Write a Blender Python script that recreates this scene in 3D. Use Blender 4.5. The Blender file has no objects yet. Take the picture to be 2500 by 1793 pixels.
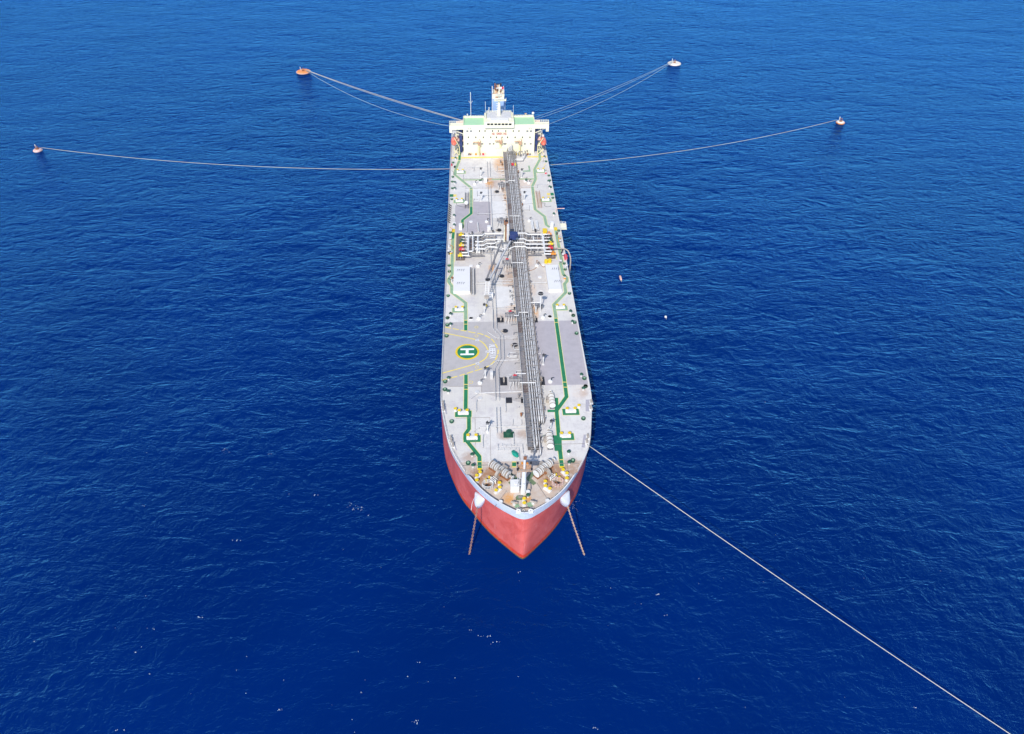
import bpy, bmesh, math, random
from mathutils import Vector, Matrix
random.seed(7)
scene = bpy.context.scene
C = scene.collection

# ------------------------------------------------------------------ camera
# ship frame: x across (right of picture +), y towards the stern, z up, water at 0
RR = [[0.99987269, -0.01375798, -0.00808199],
      [-0.01519771, -0.66683228, -0.74505284],
      [0.00486109, 0.74508082, -0.66695648]]       # world -> lens axes (right, down, forward)
CAMX, DECK, HC = -11.4538, 18.0, 150.8195
CAMZ = DECK + HC
FPX, PX, PY, W, H = 1733.0, 1175.0, 896.0, 2500.0, 1793.0
cam_d = bpy.data.cameras.new('camera')
cam = bpy.data.objects.new('camera', cam_d)
C.objects.link(cam)
right, down, fwd = Vector(RR[0]), Vector(RR[1]), Vector(RR[2])
M = Matrix((right, -down, -fwd)).transposed().to_4x4()
M.translation = Vector((CAMX, 0, CAMZ))
cam.matrix_world = M
cam_d.sensor_fit = 'HORIZONTAL'
cam_d.sensor_width = 36.0
cam_d.lens = 36.0 * FPX / W
cam_d.shift_x = -(PX - W / 2) / W
cam_d.shift_y = (PY - H / 2) / W
cam_d.clip_start = 1.0
cam_d.clip_end = 20000
scene.camera = cam
scene.render.resolution_x, scene.render.resolution_y = 1024, 734

# ------------------------------------------------------------------ sky, sun, exposure
SUN = Vector((-0.306, -1.049, 1.0)).normalized()
el = math.asin(SUN.z)
az = math.atan2(SUN.x, SUN.y)
wd = bpy.data.worlds.new('World'); scene.world = wd; wd.use_nodes = True
nt = wd.node_tree
for n in list(nt.nodes): nt.nodes.remove(n)
sky = nt.nodes.new('ShaderNodeTexSky'); sky.sky_type = 'NISHITA'; sky.sun_disc = False
sky.sun_elevation = el; sky.sun_rotation = az; sky.air_density = 1.0; sky.dust_density = 0.6; sky.ozone_density = 2.0
bg = nt.nodes.new('ShaderNodeBackground'); bg.inputs['Strength'].default_value = 0.145
wo = nt.nodes.new('ShaderNodeOutputWorld')
hs = nt.nodes.new('ShaderNodeMix'); hs.data_type = 'RGBA'; hs.blend_type = 'MULTIPLY'; hs.inputs[0].default_value = 1.0
hs.inputs[7].default_value = (0.93, 0.97, 1.04, 1); nt.links.new(sky.outputs[0], hs.inputs[6]); nt.links.new(hs.outputs[2], bg.inputs[0]); nt.links.new(bg.outputs[0], wo.inputs[0])
sl = bpy.data.lights.new('sun', 'SUN'); sl.energy = 3.6; sl.angle = math.radians(0.5); sl.color = (1.0, 0.965, 0.91)
so = bpy.data.objects.new('sun', sl); C.objects.link(so)
so.rotation_euler = (-SUN).to_track_quat('-Z', 'Y').to_euler(); so.location = SUN * 600
scene.view_settings.view_transform = 'Standard'; scene.view_settings.look = 'None'
scene.view_settings.exposure = 0.32; scene.view_settings.gamma = 1.0

# ------------------------------------------------------------------ survey: enlarged views of the photo -> ship coordinates
REG = {'A': (1060, 190, 6.6706), 'B': (1060, 370, 6.509), 'C': (1060, 540, 6.258), 'D': (1060, 760, 5.67), 'E': (1060, 940, 5.67),
       'F': (1060, 1100, 5.4225), 'a1': (1190, 190, 14.79), 'a2': (1090, 280, 13.56), 'a3': (1250, 280, 13.56), 'a4': (1220, 1080, 11.62),
       'a5': (1080, 830, 12.51), 'a6': (1180, 530, 10.85), 'a7': (1120, 1120, 13.56), 'a8': (1280, 1120, 13.56),
       'b1': (1080, 550, 12.52), 'b2': (1240, 540, 11.62), 'b3': (1080, 640, 10.17), 'b4': (1230, 640, 10.17), 'b5': (1080, 370, 8.565),
       'b6': (1230, 370, 8.565), 'b7': (1230, 780, 7.4), 'b8': (1070, 960, 9.568), 'f': (0, 0, 1)}
def _dir(r, x, y):
    ox, oy, s = REG[r]
    a, b, c = ox + x / s - PX, oy + y / s - PY, FPX
    return Vector([RR[0][i] * a + RR[1][i] * b + RR[2][i] * c for i in range(3)])
def P(r, x, y, h=0.0):
    """surveyed point lying on the level h metres above the main deck"""
    d = _dir(r, x, y); t = (DECK + h - CAMZ) / d.z
    return Vector((CAMX + d.x * t, d.y * t, DECK + h))
def PYZ(r, x, y, Y):
    """surveyed point lying on the upright plane y = Y"""
    d = _dir(r, x, y); t = Y / d.y
    return Vector((CAMX + d.x * t, Y, CAMZ + d.z * t))

# ------------------------------------------------------------------ materials
MT = {}
def nodes(m):
    m.use_nodes = True
    t = m.node_tree
    return t, t.nodes['Principled BSDF']
def mix(t, fac, a, b, mode='MIX'):
    n = t.nodes.new('ShaderNodeMix'); n.data_type = 'RGBA'; n.blend_type = mode; n.clamp_factor = True
    for k, v in ((0, fac), (6, a), (7, b)):
        if isinstance(v, (int, float)): n.inputs[k].default_value = v
        elif isinstance(v, tuple): n.inputs[k].default_value = (*v[:3], 1)
        else: t.links.new(v, n.inputs[k])
    return n.outputs[2]
def math_(t, op, a, b=0.0, c=None, clamp=False):
    n = t.nodes.new('ShaderNodeMath'); n.operation = op; n.use_clamp = clamp
    for k, v in enumerate((a, b) if c is None else (a, b, c)):
        if isinstance(v, (int, float)): n.inputs[k].default_value = v
        else: t.links.new(v, n.inputs[k])
    return n.outputs[0]
def noise(t, vec, scale, detail=4, rough=0.6, dist=0.0):
    n = t.nodes.new('ShaderNodeTexNoise'); n.inputs['Scale'].default_value = scale
    n.inputs['Detail'].default_value = detail; n.inputs['Roughness'].default_value = rough; n.inputs['Distortion'].default_value = dist
    t.links.new(vec, n.inputs['Vector'])
    return n.outputs[0]
def ramp(t, v, a, b):
    n = t.nodes.new('ShaderNodeMapRange'); n.inputs[1].default_value = a; n.inputs[2].default_value = b
    n.interpolation_type = 'SMOOTHSTEP'
    t.links.new(v, n.inputs[0]); return n.outputs[0]
def pos(t, sx=1, sy=1, sz=1, rz=0):
    g = t.nodes.new('ShaderNodeNewGeometry')
    m = t.nodes.new('ShaderNodeMapping'); m.inputs['Scale'].default_value = (sx, sy, sz); m.inputs['Rotation'].default_value = (0, 0, rz)
    t.links.new(g.outputs['Position'], m.inputs['Vector'])
    return m.outputs[0]
def mat(name, col, rough=0.5, wear=0.25, dirt=(0.30, 0.17, 0.09), dirt_amt=0.25, scale=1.3, metal=0.0):
    m = bpy.data.materials.new(name); t, p = nodes(m)
    v = pos(t)
    dark = tuple(c * (1 - wear) for c in col)
    c = mix(t, ramp(t, noise(t, v, scale, 5, 0.7), 0.35, 0.72), col, dark)
    if dirt_amt > 0:
        f = math_(t, 'MULTIPLY', ramp(t, noise(t, v, scale * 0.45, 6, 0.75), 0.56, 0.78), dirt_amt)
        c = mix(t, f, c, dirt)
    t.links.new(c, p.inputs['Base Color'])
    p.inputs['Roughness'].default_value = rough; p.inputs['Metallic'].default_value = metal
    MT[name] = m
    return m
mat('white', (0.74, 0.72, 0.69), 0.45, 0.10, dirt_amt=0.25)
mat('cream', (0.80, 0.755, 0.56), 0.5, 0.04, (0.6, 0.42, 0.25), 0.18, 0.5)
mat('pipe', (0.62, 0.60, 0.58), 0.4, 0.22, (0.36, 0.22, 0.15), 0.4)
mat('pipe_dull', (0.27, 0.245, 0.235), 0.5, 0.3, (0.30, 0.17, 0.11), 0.6)
mat('grate', (0.26, 0.24, 0.24), 0.7, 0.5, (0.22, 0.11, 0.07), 0.6, 2.5)
mat('steel', (0.20, 0.20, 0.21), 0.5, 0.4, dirt_amt=0.5)
mat('dark', (0.028, 0.028, 0.034), 0.6, 0.4, dirt_amt=0.1)
mat('glass', (0.02, 0.024, 0.03), 0.15, 0.2, dirt_amt=0)
mat('navy', (0.03, 0.05, 0.16), 0.4, 0.3, dirt_amt=0.2)
mat('funnel_blue', (0.30, 0.42, 0.66), 0.45, 0.1, dirt_amt=0.1)
mat('green', (0.02, 0.20, 0.085), 0.6, 0.25, (0.12, 0.22, 0.10), 0.3, 0.7)
mat('green_faded', (0.27, 0.41, 0.26), 0.65, 0.25, (0.38, 0.42, 0.26), 0.5, 0.6)
mat('green_olive', (0.15, 0.21, 0.11), 0.7, 0.35, (0.30, 0.22, 0.14), 0.6)
mat('green_dark', (0.02, 0.09, 0.05), 0.5, 0.35, (0.25, 0.14, 0.08), 0.3)
mat('roof_green', (0.40, 0.64, 0.38), 0.6, 0.08, (0.55, 0.55, 0.35), 0.35, 0.25)
mat('line_yellow', (0.80, 0.62, 0.16), 0.6, 0.15, (0.75, 0.65, 0.45), 0.6)
mat('edge_yellow', (0.78, 0.70, 0.32), 0.6, 0.15, (0.7, 0.62, 0.5), 0.6)
mat('yellow', (0.80, 0.56, 0.02), 0.45, 0.2, dirt_amt=0.35)
mat('orange', (0.72, 0.26, 0.03), 0.5, 0.3, dirt_amt=0.35)
mat('red', (0.62, 0.03, 0.05), 0.45, 0.2, dirt_amt=0.15)
mat('boat', (0.82, 0.16, 0.10), 0.4, 0.15, (0.7, 0.3, 0.25), 0.4)
mat('boat_canopy', (0.84, 0.24, 0.17), 0.4, 0.15, (0.7, 0.3, 0.25), 0.4)
mat('davit', (0.80, 0.70, 0.38), 0.5, 0.15, dirt_amt=0.2)
mat('rust', (0.32, 0.13, 0.055), 0.8, 0.5, (0.15, 0.06, 0.03), 0.6, 1.5)
mat('rust_pale', (0.55, 0.33, 0.20), 0.8, 0.4, (0.30, 0.13, 0.06), 0.6, 1.5)
mat('winch', (0.44, 0.38, 0.32), 0.55, 0.4, (0.30, 0.14, 0.06), 0.95, 1.2)
mat('rope', (0.55, 0.51, 0.43), 0.8, 0.2, dirt_amt=0.1)
mat('rope_blue', (0.35, 0.45, 0.52), 0.8, 0.2, dirt_amt=0.1)
mat('chain', (0.36, 0.20, 0.14), 0.8, 0.5, (0.62, 0.50, 0.42), 0.6, 1.0)
mat('chain_pale', (0.62, 0.42, 0.28), 0.8, 0.4, (0.62, 0.50, 0.42), 0.6, 1.0)
mat('tarp', (0.01, 0.32, 0.22), 0.55, 0.4, dirt_amt=0)
mat('buoy_orange', (0.85, 0.30, 0.09), 0.6, 0.3, (0.8, 0.55, 0.3), 0.5, 0.6)
mat('buoy_white', (0.80, 0.72, 0.62), 0.6, 0.2, (0.6, 0.3, 0.15), 0.6, 0.7)
mat('buoy_red', (0.50, 0.05, 0.04), 0.6, 0.3, dirt_amt=0.2)
mat('pink', (0.80, 0.50, 0.42), 0.5, 0.2, dirt_amt=0.2)
mat('letter', (0.84, 0.84, 0.84), 0.6, 0.08, dirt_amt=0.12)
mat('letter_red', (0.42, 0.03, 0.05), 0.6, 0.15, dirt_amt=0)
mat('bolster', (0.56, 0.57, 0.60), 0.5, 0.15, (0.45, 0.25, 0.16), 0.5, 0.8)
mat('hatch_white', (0.72, 0.70, 0.68), 0.5, 0.05, dirt_amt=0.12, scale=0.5)
mat('hose', (0.07, 0.05, 0.045), 0.6, 0.3, dirt_amt=0.2)
mat('grey_pad', (0.40, 0.38, 0.42), 0.7, 0.15, dirt_amt=0.2)
mat('tray', (0.14, 0.10, 0.09), 0.8, 0.4, (0.28, 0.12, 0.07), 0.7, 1.5)

# deck plating: paint patches, plate seams, rust runs where the metal has rusted
STAINS = [  # centre, radius x, radius y, strength, colour index (0 brown, 1 orange, 2 pale)
    (P('a7', 880, 660), 5.0, 4.0, 1.0, 0), (P('a7', 1250, 560), 4.0, 3.5, .8, 0), (P('a8', 950, 640), 4.5, 4.5, 1.0, 0), (P('a8', 950, 380), 3.0, 3.0, .8, 0), (P('F', 1000, 640), 2.2, 2.2, 1.0, 1),
    (P('F', 1240, 650), 1.2, 1.5, 0.9, 1), (P('E', 500, 1000), 3.0, 2.2, 0.55, 0), (P('E', 1900, 1100), 5.0, 3.0, 0.4, 0),
    (P('E', 1900, 1250), 4.0, 4.0, 0.6, 0), (P('E', 600, 1250), 3.0, 4.0, 0.55, 0), (P('E', 1100, 1200), 6.0, 4.0, 0.35, 0),
    (P('E', 970, 700), 2.4, 2.0, 0.6, 0), (P('E', 1230, 680), 2.5, 2.0, 0.5, 0), (P('D', 1040, 850), 6.0, 9.0, 0.35, 0),
    (P('D', 1040, 120), 6.0, 6.0, 0.4, 0), (P('b2', 600, 1050), 2.2, 7.0, 0.7, 2), (P('b4', 720, 700), 1.6, 4.0, 0.6, 2),
    (P('b4', 760, 1260), 1.6, 5.0, 0.8, 1), (P('b4', 260, 1200), 2.2, 9.0, 0.6, 2), (P('B', 880, 500), 2.2, 6.0, 0.95, 1),
    (P('B', 1450, 510), 5.0, 6.0, 0.6, 2), (P('B', 1150, 800), 1.5, 22.0, 0.6, 1), (P('B', 1060, 200), 4.0, 10.0, 0.7, 1),
    (P('E', 2060, 110), 1.8, 1.8, 0.45, 0), (P('B', 1000, 500), 4, 7, 0.5, 0), (P('C', 900, 720), 2.0, 4.0, 0.7, 1),
    (P('b7', 250, 300), 2.5, 12, .5, 2), (P('b7', 260, 700), 2.5, 14, .55, 0), (P('C', 1150, 1100), 3, 14, .5, 2), (P('C', 1150, 850), 3, 12, .5, 0), (P('B', 1120, 500), 4, 18, .5, 2), (P('E', 2000, 100), 3, 4, .4, 2), (P('E', 200, 1000), 3, 5, .3, 0),
    (P('C', 600, 700), 14, 9, 0.12, 0), (P('C', 1600, 850), 6, 12, 0.14, 0)]
def deck_material():
    m = bpy.data.materials.new('deck_paint'); t, p = nodes(m); MT['deck'] = m
    v = pos(t)
    base = (0.625, 0.585, 0.525)
    c = mix(t, ramp(t, noise(t, v, 0.035, 3, 0.5), 0.40, 0.62), base, (0.67, 0.635, 0.59))
    c = mix(t, ramp(t, noise(t, v, 0.35, 6, 0.75), 0.42, 0.70), c, (0.54, 0.50, 0.48))
    c = mix(t, math_(t, 'MULTIPLY', ramp(t, noise(t, v, 2.2, 6, 0.8), 0.52, 0.72), 0.35), c, (0.40, 0.34, 0.30))
    b = t.nodes.new('ShaderNodeTexBrick'); b.inputs['Scale'].default_value = 1.0
    b.inputs['Mortar Size'].default_value = 0.05; b.inputs['Brick Width'].default_value = 9.0; b.inputs['Row Height'].default_value = 3.1
    b.inputs['Mortar Smooth'].default_value = 0.5
    t.links.new(pos(t, rz=math.pi / 2), b.inputs['Vector'])
    c = mix(t, math_(t, 'MULTIPLY', b.outputs['Fac'], 0.22), c, (0.33, 0.29, 0.27))
    sp = t.nodes.new('ShaderNodeSeparateXYZ'); t.links.new(v, sp.inputs[0])
    n1 = noise(t, v, 0.45, 6, 0.75, 0.6)
    c = mix(t, math_(t, 'MULTIPLY', ramp(t, math_(t, 'ADD', math_(t, 'MULTIPLY', sp.outputs[1], -1.0), 129.0), -0.1, 0.1), math_(t, 'MULTIPLY_ADD', ramp(t, n1, 0.3, 0.65), 0.5, 0.45)), c, (0.50, 0.385, 0.30))
    cols = ((0.35, 0.19, 0.105), (0.62, 0.30, 0.085), (0.66, 0.50, 0.38))
    for pt, rx, ry, s, k in STAINS:
        dx = math_(t, 'MULTIPLY', math_(t, 'SUBTRACT', sp.outputs[0], pt.x), 1 / rx)
        dy = math_(t, 'MULTIPLY', math_(t, 'SUBTRACT', sp.outputs[1], pt.y), 1 / ry)
        d = math_(t, 'ADD', math_(t, 'MULTIPLY', dx, dx), math_(t, 'MULTIPLY', dy, dy))
        f = math_(t, 'SUBTRACT', 1.15, d, clamp=True)
        f = math_(t, 'MULTIPLY', math_(t, 'MULTIPLY', f, ramp(t, n1, 0.28, 0.56)), s, clamp=True)
        c = mix(t, f, c, cols[k])
    t.links.new(c, p.inputs['Base Color']); p.inputs['Roughness'].default_value = 0.6
deck_material()
def patch_material(name, col, seam=True):
    m = bpy.data.materials.new(name); t, p = nodes(m); MT[name] = m
    v = pos(t)
    c = mix(t, ramp(t, noise(t, v, 0.4, 6, 0.7), 0.38, 0.72), col, tuple(k * 0.88 for k in col))
    c = mix(t, math_(t, 'MULTIPLY', ramp(t, noise(t, v, 1.7, 6, 0.8), 0.54, 0.74), 0.3), c, tuple(k * 0.72 for k in col))
    b = t.nodes.new('ShaderNodeTexBrick'); b.inputs['Scale'].default_value = 1.0
    b.inputs['Mortar Size'].default_value = 0.04; b.inputs['Brick Width'].default_value = 9.0; b.inputs['Row Height'].default_value = 3.1
    b.inputs['Mortar Smooth'].default_value = 0.5
    t.links.new(pos(t, rz=math.pi / 2), b.inputs['Vector'])
    c = mix(t, math_(t, 'MULTIPLY', b.outputs['Fac'], 0.15), c, tuple(k * 0.6 for k in col))
    t.links.new(c, p.inputs['Base Color']); p.inputs['Roughness'].default_value = 0.6
patch_material('patch_lilac', (0.43, 0.39, 0.40))
patch_material('patch_grey', (0.455, 0.42, 0.40))
patch_material('patch_warm', (0.49, 0.455, 0.435))
patch_material('patch_grime_shade', (0.16, 0.14, 0.13))  # grime and the shade under the pipe rack, mixed into one dark colour
patch_material('patch_white', (0.71, 0.685, 0.65))

def hull_material():
    m = bpy.data.materials.new('hull_paint'); t, p = nodes(m); MT['hull'] = m
    v = pos(t)
    sp = t.nodes.new('ShaderNodeSeparateXYZ'); t.links.new(v, sp.inputs[0]); z = sp.outputs[2]
    red = mix(t, ramp(t, noise(t, v, 0.22, 5, 0.65, 0.5), 0.38, 0.68), (0.66, 0.125, 0.100), (0.55, 0.085, 0.065))
    streak = noise(t, pos(t, 0.9, 0.9, 0.12), 1.2, 5, 0.7)
    red = mix(t, math_(t, 'MULTIPLY', ramp(t, streak, 0.55, 0.75), 0.45), red, (0.80, 0.30, 0.27))
    scr = noise(t, pos(t, 0.6, 0.6, 0.25), 0.8, 6, 0.8, 1.5)
    red = mix(t, math_(t, 'MULTIPLY', ramp(t, scr, 0.66, 0.74), 0.5), red, (0.82, 0.52, 0.48))
    br = t.nodes.new('ShaderNodeTexBrick'); br.inputs['Scale'].default_value = 1.0; br.inputs['Mortar Size'].default_value = 0.035; br.inputs['Brick Width'].default_value = 8.0; br.inputs['Row Height'].default_value = 2.4; br.inputs['Mortar Smooth'].default_value = 0.6
    cmb = t.nodes.new('ShaderNodeCombineXYZ'); t.links.new(math_(t, 'ADD', sp.outputs[0], math_(t, 'MULTIPLY', sp.outputs[1], 0.6)), cmb.inputs[0]); t.links.new(z, cmb.inputs[1]); t.links.new(cmb.outputs[0], br.inputs['Vector'])
    red = mix(t, math_(t, 'MULTIPLY', br.outputs['Fac'], 0.30), red, (0.46, 0.08, 0.06))
    run = noise(t, pos(t, 2.2, 2.2, 0.07), 1.0, 4, 0.7)
    red = mix(t, math_(t, 'MULTIPLY', math_(t, 'MULTIPLY', ramp(t, run, 0.60, 0.72), ramp(t, z, 6.0, 15.0)), 0.45), red, (0.42, 0.12, 0.05))
    boot = mix(t, ramp(t, noise(t, v, 1.0, 5, 0.7), 0.4, 0.7), (0.60, 0.040, 0.018), (0.55, 0.10, 0.035))
    zz = math_(t, 'ADD', z, math_(t, 'MULTIPLY', math_(t, 'SUBTRACT', noise(t, v, 0.9, 5, 0.7), 0.5), 1.2))
    c = mix(t, ramp(t, zz, 1.9, 2.1), boot, red)
    c = mix(t, ramp(t, math_(t, 'ADD', z, math_(t, 'MULTIPLY', math_(t, 'SUBTRACT', noise(t, v, 1.6, 6, 0.8), 0.5), 1.8)), 0.30, 0.75), (0.10, 0.085, 0.03), c)
    band = mix(t, ramp(t, noise(t, v, 0.5, 5, 0.7), 0.4, 0.7), (0.54, 0.575, 0.63), (0.46, 0.49, 0.54))
    st2 = noise(t, pos(t, 1.0, 1.0, 0.15), 1.5, 5, 0.7)
    band = mix(t, math_(t, 'MULTIPLY', ramp(t, st2, 0.62, 0.76), 0.4), band, (0.55, 0.40, 0.33))
    c = mix(t, ramp(t, z, 16.68, 16.72), c, band)
    t.links.new(c, p.inputs['Base Color']); p.inputs['Roughness'].default_value = 0.5
hull_material()

def funnel_material():
    m = bpy.data.materials.new('funnel_top_paint'); t, p = nodes(m); MT['soot'] = m
    v = pos(t)
    c = mix(t, ramp(t, noise(t, v, 0.7, 4), 0.4, 0.6), (0.66, 0.40, 0.24), (0.10, 0.05, 0.03))
    t.links.new(c, p.inputs['Base Color']); p.inputs['Roughness'].default_value = 0.7
funnel_material()

def water_material():
    m = bpy.data.materials.new('sea_surface'); m.use_nodes = True; t = m.node_tree; MT['water'] = m
    out = t.nodes['Material Output']; t.nodes.remove(t.nodes['Principled BSDF'])
    v0 = pos(t)
    patch = noise(t, v0, 0.012, 3, 0.5)
    gust = noise(t, pos(t, 0.4, 1.0, 1.0, math.radians(8)), 0.02, 3, 0.5)
    vA = pos(t, 0.50, 1.0, 1.0, math.radians(14))
    vB = pos(t, 1.0, 0.8, 1.0, math.radians(-32))
    def h(vec, scale, detail, rough, amp, dist=0.4, sharp=True):
        n = noise(t, vec, scale, detail, rough, dist)
        if sharp:   # crests sharper than troughs
            n = math_(t, 'SUBTRACT', 1.0, math_(t, 'ABSOLUTE', math_(t, 'MULTIPLY', math_(t, 'SUBTRACT', n, 0.5), 2.0)))
        return math_(t, 'MULTIPLY', n, amp)
    swell = h(vA, 0.045, 3, 0.5, 6.0, 0.3, False)
    sea = h(vA, 0.16, 4, 0.6, 3.9)
    chop = h(vB, 0.36, 5, 0.65, 1.35)
    wind = math_(t, 'MULTIPLY_ADD', ramp(t, noise(t, v0, 0.0075, 3, 0.55, 0.5), 0.36, 0.66), 0.28, 0.82)
    s = math_(t, 'ADD', swell, math_(t, 'MULTIPLY', math_(t, 'ADD', sea, chop), wind))
    s = math_(t, 'ADD', s, math_(t, 'MULTIPLY', h(v0, 1.1, 5, 0.65, 0.42), math_(t, 'ADD', gust, 0.5)))
    b = t.nodes.new('ShaderNodeBump'); b.inputs['Strength'].default_value = 1.0; b.inputs['Distance'].default_value = 0.34
    t.links.new(s, b.inputs['Height'])
    c = mix(t, ramp(t, patch, 0.35, 0.65), (0.0001, 0.0140, 0.106), (0.0001, 0.0165, 0.124))
    d = t.nodes.new('ShaderNodeBsdfDiffuse'); t.links.new(c, d.inputs['Color'])   # light scattered up from below the surface
    g = t.nodes.new('ShaderNodeBsdfGlossy'); g.inputs['Color'].default_value = (0.10, 0.42, 1.0, 1); g.inputs['Roughness'].default_value = 0.12
    t.links.new(b.outputs[0], g.inputs['Normal'])
    f = t.nodes.new('ShaderNodeFresnel'); f.inputs['IOR'].default_value = 1.36; t.links.new(b.outputs[0], f.inputs['Normal'])
    mx = t.nodes.new('ShaderNodeMixShader'); t.links.new(math_(t, 'MULTIPLY_ADD', f.outputs[0], 2.05, -0.070, clamp=True), mx.inputs[0]); t.links.new(d.outputs[0], mx.inputs[1]); t.links.new(g.outputs[0], mx.inputs[2])
    t.links.new(mx.outputs[0], out.inputs['Surface'])
water_material()

# ------------------------------------------------------------------ mesh helpers
class MB:
    def __init__(s): s.v = []; s.f = []; s.m = []; s.mats = []
    def mi(s, m):
        m = MT[m] if isinstance(m, str) else m
        if m not in s.mats: s.mats.append(m)
        return s.mats.index(m)
    def face(s, pts, m):
        k = len(s.v); s.v += [tuple(p) for p in pts]; s.f.append(list(range(k, k + len(pts)))); s.m.append(s.mi(m)); return s
    def box(s, c, size, m, rz=0.0, rot=None):
        """box with its base centre at c"""
        R = rot if rot is not None else Matrix.Rotation(rz, 3, 'Z')
        a, b, h = size[0] / 2, size[1] / 2, size[2]
        k = len(s.v); c = Vector(c)
        for z in (0, h):
            for x, y in ((-a, -b), (a, -b), (a, b), (-a, b)): s.v.append(tuple(c + R @ Vector((x, y, z))))
        for f in ((3, 2, 1, 0), (4, 5, 6, 7), (0, 1, 5, 4), (1, 2, 6, 5), (2, 3, 7, 6), (3, 0, 4, 7)):
            s.f.append([k + i for i in f]); s.m.append(s.mi(m))
        return s
    def beam(s, a, b, w, h, m):
        """rectangular bar from a to b"""
        a, b = Vector(a), Vector(b); d = (b - a)
        L = d.length; z = d.normalized()
        up = Vector((0, 0, 1)) if abs(z.z) < 0.95 else Vector((0, 1, 0))
        x = up.cross(z).normalized(); y = z.cross(x)
        return s.box(a, (w, h, L), m, rot=Matrix((x, y, z)).transposed())
    def prism(s, pts, z0, z1, m, mtop=None):
        n = len(pts); k = len(s.v)
        ar = sum(pts[i][0] * pts[(i + 1) % n][1] - pts[(i + 1) % n][0] * pts[i][1] for i in range(n))
        if ar < 0: pts = list(reversed(pts))
        for z in (z0, z1):
            for q in pts: s.v.append((q[0], q[1], z))
        s.f.append([k + n + i for i in range(n)]); s.m.append(s.mi(mtop or m))
        s.f.append([k + n - 1 - i for i in range(n)]); s.m.append(s.mi(m))
        for i in range(n):
            j = (i + 1) % n; s.f.append([k + i, k + j, k + n + j, k + n + i]); s.m.append(s.mi(m))
        return s
    def tube(s, pts, r, m, n=6, caps=True):
        pts = [Vector(p) for p in pts]; k0 = len(s.v); N = len(pts)
        rr = r if isinstance(r, (list, tuple)) else [r] * N
        prev = None
        for i, p in enumerate(pts):
            if i == 0: d = pts[1] - p
            elif i == N - 1: d = p - pts[i - 1]
            else: d = (pts[i + 1] - p).normalized() + (p - pts[i - 1]).normalized()
            if d.length < 1e-9: d = Vector((0, 0, 1))
            d.normalize()
            if prev is None:
                up = Vector((0, 0, 1)) if abs(d.z) < 0.9 else Vector((0, 1, 0))
                x = up.cross(d).normalized()
            else: x = (prev - d * prev.dot(d)).normalized()
            prev = x; y = d.cross(x)
            for j in range(n):
                a = 2 * math.pi * j / n
                s.v.append(tuple(p + (x * math.cos(a) + y * math.sin(a)) * rr[i]))
        for i in range(N - 1):
            for j in range(n):
                a = k0 + i * n + j; b = k0 + i * n + (j + 1) % n
                s.f.append([a, b, b + n, a + n]); s.m.append(s.mi(m))
        if caps:
            s.f.append([k0 + n - 1 - j for j in range(n)]); s.m.append(s.mi(m))
            s.f.append([k0 + (N - 1) * n + j for j in range(n)]); s.m.append(s.mi(m))
        return s
    def cyl(s, c, r, h, m, n=12, r2=None, mtop=None):
        c = Vector(c); k = len(s.v); r2 = r if r2 is None else r2
        for z, q in ((0, r), (h, r2)):
            for j in range(n):
                a = 2 * math.pi * j / n; s.v.append((c.x + q * math.cos(a), c.y + q * math.sin(a), c.z + z))
        for j in range(n):
            s.f.append([k + j, k + (j + 1) % n, k + n + (j + 1) % n, k + n + j]); s.m.append(s.mi(m))
        s.f.append([k + n + j for j in range(n)]); s.m.append(s.mi(mtop or m))
        s.f.append([k + n - 1 - j for j in range(n)]); s.m.append(s.mi(m))
        return s
    def rings(s, rings, m, closed=True, caps=True):
        """loft a list of equal-length point rings"""
        k = len(s.v); n = len(rings[0])
        for r in rings: s.v += [tuple(p) for p in r]
        for i in range(len(rings) - 1):
            for j in range(n if closed else n - 1):
                a = k + i * n + j; b = k + i * n + (j + 1) % n
                s.f.append([a, b, b + n, a + n]); s.m.append(s.mi(m))
        if caps:
            s.f.append([k + n - 1 - j for j in range(n)]); s.m.append(s.mi(m))
            s.f.append([k + (len(rings) - 1) * n + j for j in range(n)]); s.m.append(s.mi(m))
        return s
    def ball(s, c, r, m, nu=10, nv=7, sq=(1, 1, 1)):
        c = Vector(c); R = []
        for i in range(nv + 1):
            th = math.pi * i / nv * 0.998 + 0.003
            R.append([c + Vector((r * sq[0] * math.sin(th) * math.cos(2 * math.pi * j / nu), r * sq[1] * math.sin(th) * math.sin(2 * math.pi * j / nu), -r * sq[2] * math.cos(th))) for j in range(nu)])
        return s.rings(R, m)
    def build(s, name, parent=None, smooth=False, label=None):
        me = bpy.data.meshes.new(name); me.from_pydata(s.v, [], s.f)
        for m in s.mats: me.materials.append(m)
        me.polygons.foreach_set('material_index', s.m)
        if smooth: me.polygons.foreach_set('use_smooth', [True] * len(s.f))
        me.update()
        o = bpy.data.objects.new(name, me); C.objects.link(o)
        if parent: o.parent = parent; o.matrix_parent_inverse = Matrix.Identity(4)
        if label: o['label'] = label
        return o
def empty(name, loc=(0, 0, 0), rz=0.0, label=None, cat=None, group=None, parent=None):
    o = bpy.data.objects.new(name, None); C.objects.link(o); o.location = loc; o.rotation_euler = (0, 0, rz)
    o.empty_display_size = 0.5
    if parent: o.parent = parent
    tag(o, label, cat, group)
    return o
def tag(o, label=None, cat=None, group=None, kind=None):
    for k, v in (('label', label), ('category', cat), ('group', group), ('kind', kind)):
        if v: o[k] = v
    return o
def recenter(o, c):
    """move a one-mesh thing's origin to c"""
    c = Vector(c)
    for v in o.data.vertices: v.co -= c
    o.location = c
    return o
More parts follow.
